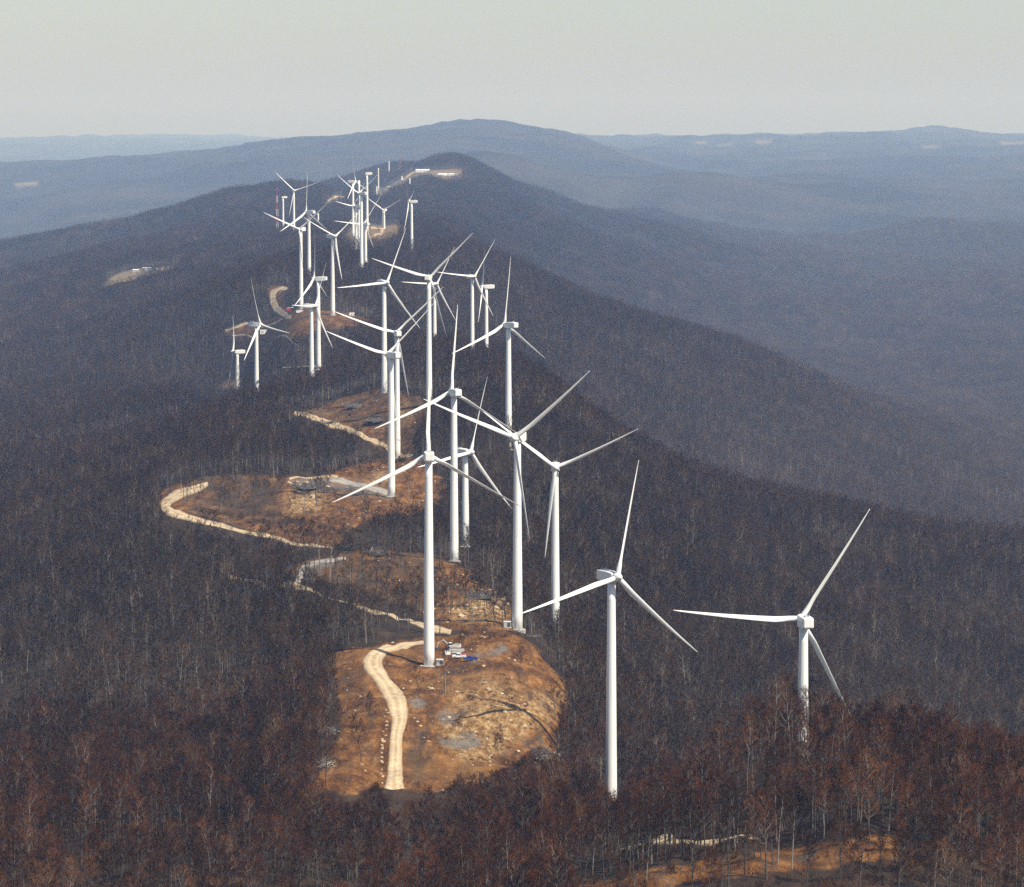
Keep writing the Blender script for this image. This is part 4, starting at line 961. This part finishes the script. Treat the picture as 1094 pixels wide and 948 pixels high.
equip(489,692.0,1380,1560,'crates','white crate behind the pipe stack',-.2)

def crane_truck(u_, v_, y0, y1, label, rz):
    p = hit(u_, v_, y0, y1); t = empty('crane_truck', p, rz); tag(t, label, 'crane truck')
    mb = MB(); mb.box((0, 0, 1.3), (12, 2.8, .9)); bevelled(mb, 'chassis', M_RED, t, .08); mb = MB(); mb.box((5, 0, 2.5), (2.0, 2.6, 1.7), 0, .92); bevelled(mb, 'cab', M_WPAINT, t, .1)
    mb = MB(); mb.box((-2, 0, 2.6), (3.2, 2.6, 1.7)); bevelled(mb, 'slewing_house', M_RED, t, .1); mb = MB(); mb.tube([(-2.5, 0, 3.4), (7.5, 0, 4.6)], [.55, .4], 8); mb.build('boom', M_WPAINT, t)
    for x_ in (-4.6, -3, 3.2, 4.8):
        for y_ in (-1.2, 1.2): wheel(t, x_, y_, .65, .5)
    return t
crane_truck(309.5,333,3500,4300,'red and white crane truck at the end of the sandy bend',math.radians(10))
def shed(u_, v_, y0, y1, d, label, rz=0., m=None, cat='building', nm='site_building', roof=True, doors=2):
    p = hit(u_, v_, y0, y1); t = empty(nm, p, rz); tag(t, label, cat); a, b, h = d
    mb = MB(); mb.box((0, 0, h / 2 - .5), (a, b, h + 1)); mb.build('wall', m or M_WPAINT, t)
    if roof:
        mb = MB(); e = .5; r_ = b * .22; mb.add([(-a/2-e, -b/2-e, h+.05), (a/2+e, -b/2-e, h+.05), (a/2+e, b/2+e, h+.05), (-a/2-e, b/2+e, h+.05), (-a/2-e, 0, h+r_), (a/2+e, 0, h+r_)], [(0,1,5,4), (2,3,4,5), (0,4,3), (1,2,5), (3,2,1,0)]); mb.build('roof', M_ROOF, t)
    for i in range(doors): mb = MB(); mb.box(((i + .5) / doors * a - a / 2, -b / 2 - .05, h * .4), (min(3.5, a * .3), .1, h * .75)); mb.build('door', M_GREY, t)
    return t
shed(145,290.8,5200,6900,(9,6,3.2),'small pale shed at the left of the group in the far left clearing',0,M_CONC)
shed(157,290.0,5200,6900,(13,8,4.6),'largest pale shed in the middle of the far left clearing',0,M_GREY)
shed(170,290.2,5200,6900,(8,6,3),'small grey shed at the right of the group in the far left clearing',0,M_GREY)
shed(451.5,184.0,8300,11500,(36,14,4.6),'long white building on the far hilltop left of the knob',0,None,'building','site_building',True,4)
shed(478,187.8,8300,11500,(50,14,2.8),'longest white building low on the slope below the far wooded knob',math.radians(8),None,'building','site_building',True,5)
shed(434.5,184.2,8300,11500,(6,5,3.2),'tiny white hut beside the far crane')
shed(283,356,3500,4300,(10,4,3.4),'white trailer parked on the pale track below the orange slope',math.radians(6),None,'trailer','site_trailer',False,2)
shed(376,337.5,3500,4300,(5,3,3),'tiny white van like box at the right end of the orange slope',0,None,'box','storage_box',False,1)
shed(321.5,333,3500,3900,(9,5,1.0),'low white platform at the foot of the turbine by the red crane truck',0,None,'platform','loading_platform',False,0)
# turbine blades waiting on the ground at the far pad
def spare(u_, v_, rz, label):
    p = hit(u_, v_, 8300, 11500); o = obj('spare_blade', blade_mesh(0), None, p + np.array([0, 0, 2.0])); o.rotation_euler = Matrix.Rotation(rz, 3, 'Z').to_euler(); o.rotation_euler = (math.pi / 2, 0, rz); o.scale = (1.2, 1.2, 1.2); tag(o, label, 'turbine blade', 'blades lying on the far pad')
spare(405.5, 201.3, math.radians(85), 'white turbine blade lying on the far pad, left one'); spare(414, 200.6, math.radians(94), 'white turbine blade lying on the far pad, right one')
def lattice(t, nm, h, w0, w1, nseg, mats, r=.13, axis=None):
    mb = MB(); cs = [(-1, -1), (1, -1), (1, 1), (-1, 1)]
    for i in range(nseg):
        a, b = i / nseg, (i + 1) / nseg; wa = (w0 + (w1 - w0) * a) / 2; wb = (w0 + (w1 - w0) * b) / 2; mi = (i * 7 // nseg) % len(mats)
        for k in range(4):
            p0 = (cs[k][0] * wa, cs[k][1] * wa, h * a); p1 = (cs[k][0] * wb, cs[k][1] * wb, h * b); q = cs[(k + 1) % 4]; p2 = (q[0] * wb, q[1] * wb, h * b)
            mb.tube([p0, p1], [r, r], 4, mi, False); mb.tube([p0, p2], [r * .6, r * .6], 3, mi, False); mb.tube([p1, p2], [r * .6, r * .6], 3, mi, False)
    o = mb.build(nm, mats, t); return o
p = hit(296.3, 252.5, 5200, 7600); Ym = p[1]; top = at(299, 202, Ym); t = empty('lattice_mast', p); tag(t, 'slender red and white lattice mast beside the far bladeless tower', 'lattice mast')
h = top[2] - p[2]; lattice(t, 'mast', h, 4.4, 1.4, 21, [M_RED, M_WPAINT], .15); mb = MB(); mb.box((0, 0, h + .6), (2.6, 1.6, 1.2)); mb.build('antenna', M_RED, t)
p = hit(425.8, 189.5, 8300, 11500); top = at(427.8, 161.5, p[1]); t = empty('crawler_crane', p); tag(t, 'ochre lattice boom crane standing on the farthest pad', 'crane')
for y_ in (-3, 3): mb = MB(); mb.box((0, y_, 1), (9, 1.6, 2)); bevelled(mb, 'track', M_DARK, t, .3)
mb = MB(); mb.box((-1, 0, 3.6), (8, 4, 3.2)); bevelled(mb, 'cab', M_YEL, t, .2)
bo = lattice(t, 'boom', (top[2] - p[2] - 2), 3.4, 1.6, 22, [M_YEL], .35); bo.location = (1.5, 0, 2); bo.rotation_euler = (0, math.atan2(top[0] - p[0], top[2] - p[2]), 0)
# ------------------------------------------------------------------ sky, sun, haze, camera
SUN_AZ, SUN_EL = math.radians(128), math.radians(49)      # azimuth clockwise from +Y
w = bpy.data.worlds.new('World'); SC.world = w; w.use_nodes = True; nt = w.node_tree
sky = nt.nodes.new('ShaderNodeTexSky'); sky.sky_type = 'NISHITA'; sky.sun_disc = False; sky.sun_elevation = SUN_EL; sky.sun_rotation = SUN_AZ
sky.altitude = 900; sky.air_density = 1.0; sky.dust_density = 1.8; sky.ozone_density = .1
nt.links.new(sky.outputs[0], nt.nodes['Background'].inputs[0]); nt.nodes['Background'].inputs[1].default_value = .076
sl = bpy.data.lights.new('sun', 'SUN'); sl.energy = 4.4; sl.angle = math.radians(.8); sl.color = (1, .93, .80)
so = link(bpy.data.objects.new('sun', sl))
sd = Vector((math.sin(SUN_AZ) * math.cos(SUN_EL), math.cos(SUN_AZ) * math.cos(SUN_EL), math.sin(SUN_EL)))
so.rotation_euler = sd.to_track_quat('Z', 'Y').to_euler(); so.location = (0, 0, 1500)

zmin = min(v.co.z for v in ground.data.vertices); zmax = max(v.co.z for v in ground.data.vertices); print('ZRANGE', zmin, zmax, [tuple(v.co) for v in ground.data.vertices if v.co.z > zmax - 2][:3])
hz = MB(); z0, z1 = zmin - 1, max(zmax, ZC) + 40; hz.box((0, 31500, (z0 + z1) / 2), (45000, 64500, z1 - z0))
HAZE_D = 4.8e-5
m = bpy.data.materials.new('haze_air'); m.use_nodes = True; nt = m.node_tree; nt.nodes.clear()
out = nt.nodes.new('ShaderNodeOutputMaterial'); pv = nt.nodes.new('ShaderNodeVolumePrincipled'); nt.links.new(pv.outputs[0], out.inputs['Volume'])
pv.inputs['Density'].default_value = HAZE_D; pv.inputs['Density Attribute'].default_value = ''; pv.inputs['Color'].default_value = (.37, .565, 1, 1); pv.inputs['Absorption Color'].default_value = (1, 1, 1, 1); pv.inputs['Anisotropy'].default_value = 0
ho = hz.build('haze', m); tag(ho, kind='stuff')

cd = bpy.data.cameras.new('camera'); co = link(bpy.data.objects.new('camera', cd)); co.location = (0, 0, ZC)
co.rotation_euler = (math.pi / 2 - PITCH, 0, 0); cd.sensor_width = 36; cd.lens = 36 * F / 1094; cd.clip_start = 1; cd.clip_end = 120000
SC.camera = co
SC.view_settings.view_transform = 'Standard'; SC.view_settings.look = 'None'; SC.view_settings.exposure = 0.6; SC.view_settings.gamma = 1
SC.render.engine = 'CYCLES'; SC.cycles.max_bounces = 4; SC.cycles.diffuse_bounces = 2; SC.cycles.glossy_bounces = 1; SC.cycles.volume_bounces = 0; SC.cycles.transparent_max_bounces = 8
SC.cycles.use_denoising = False
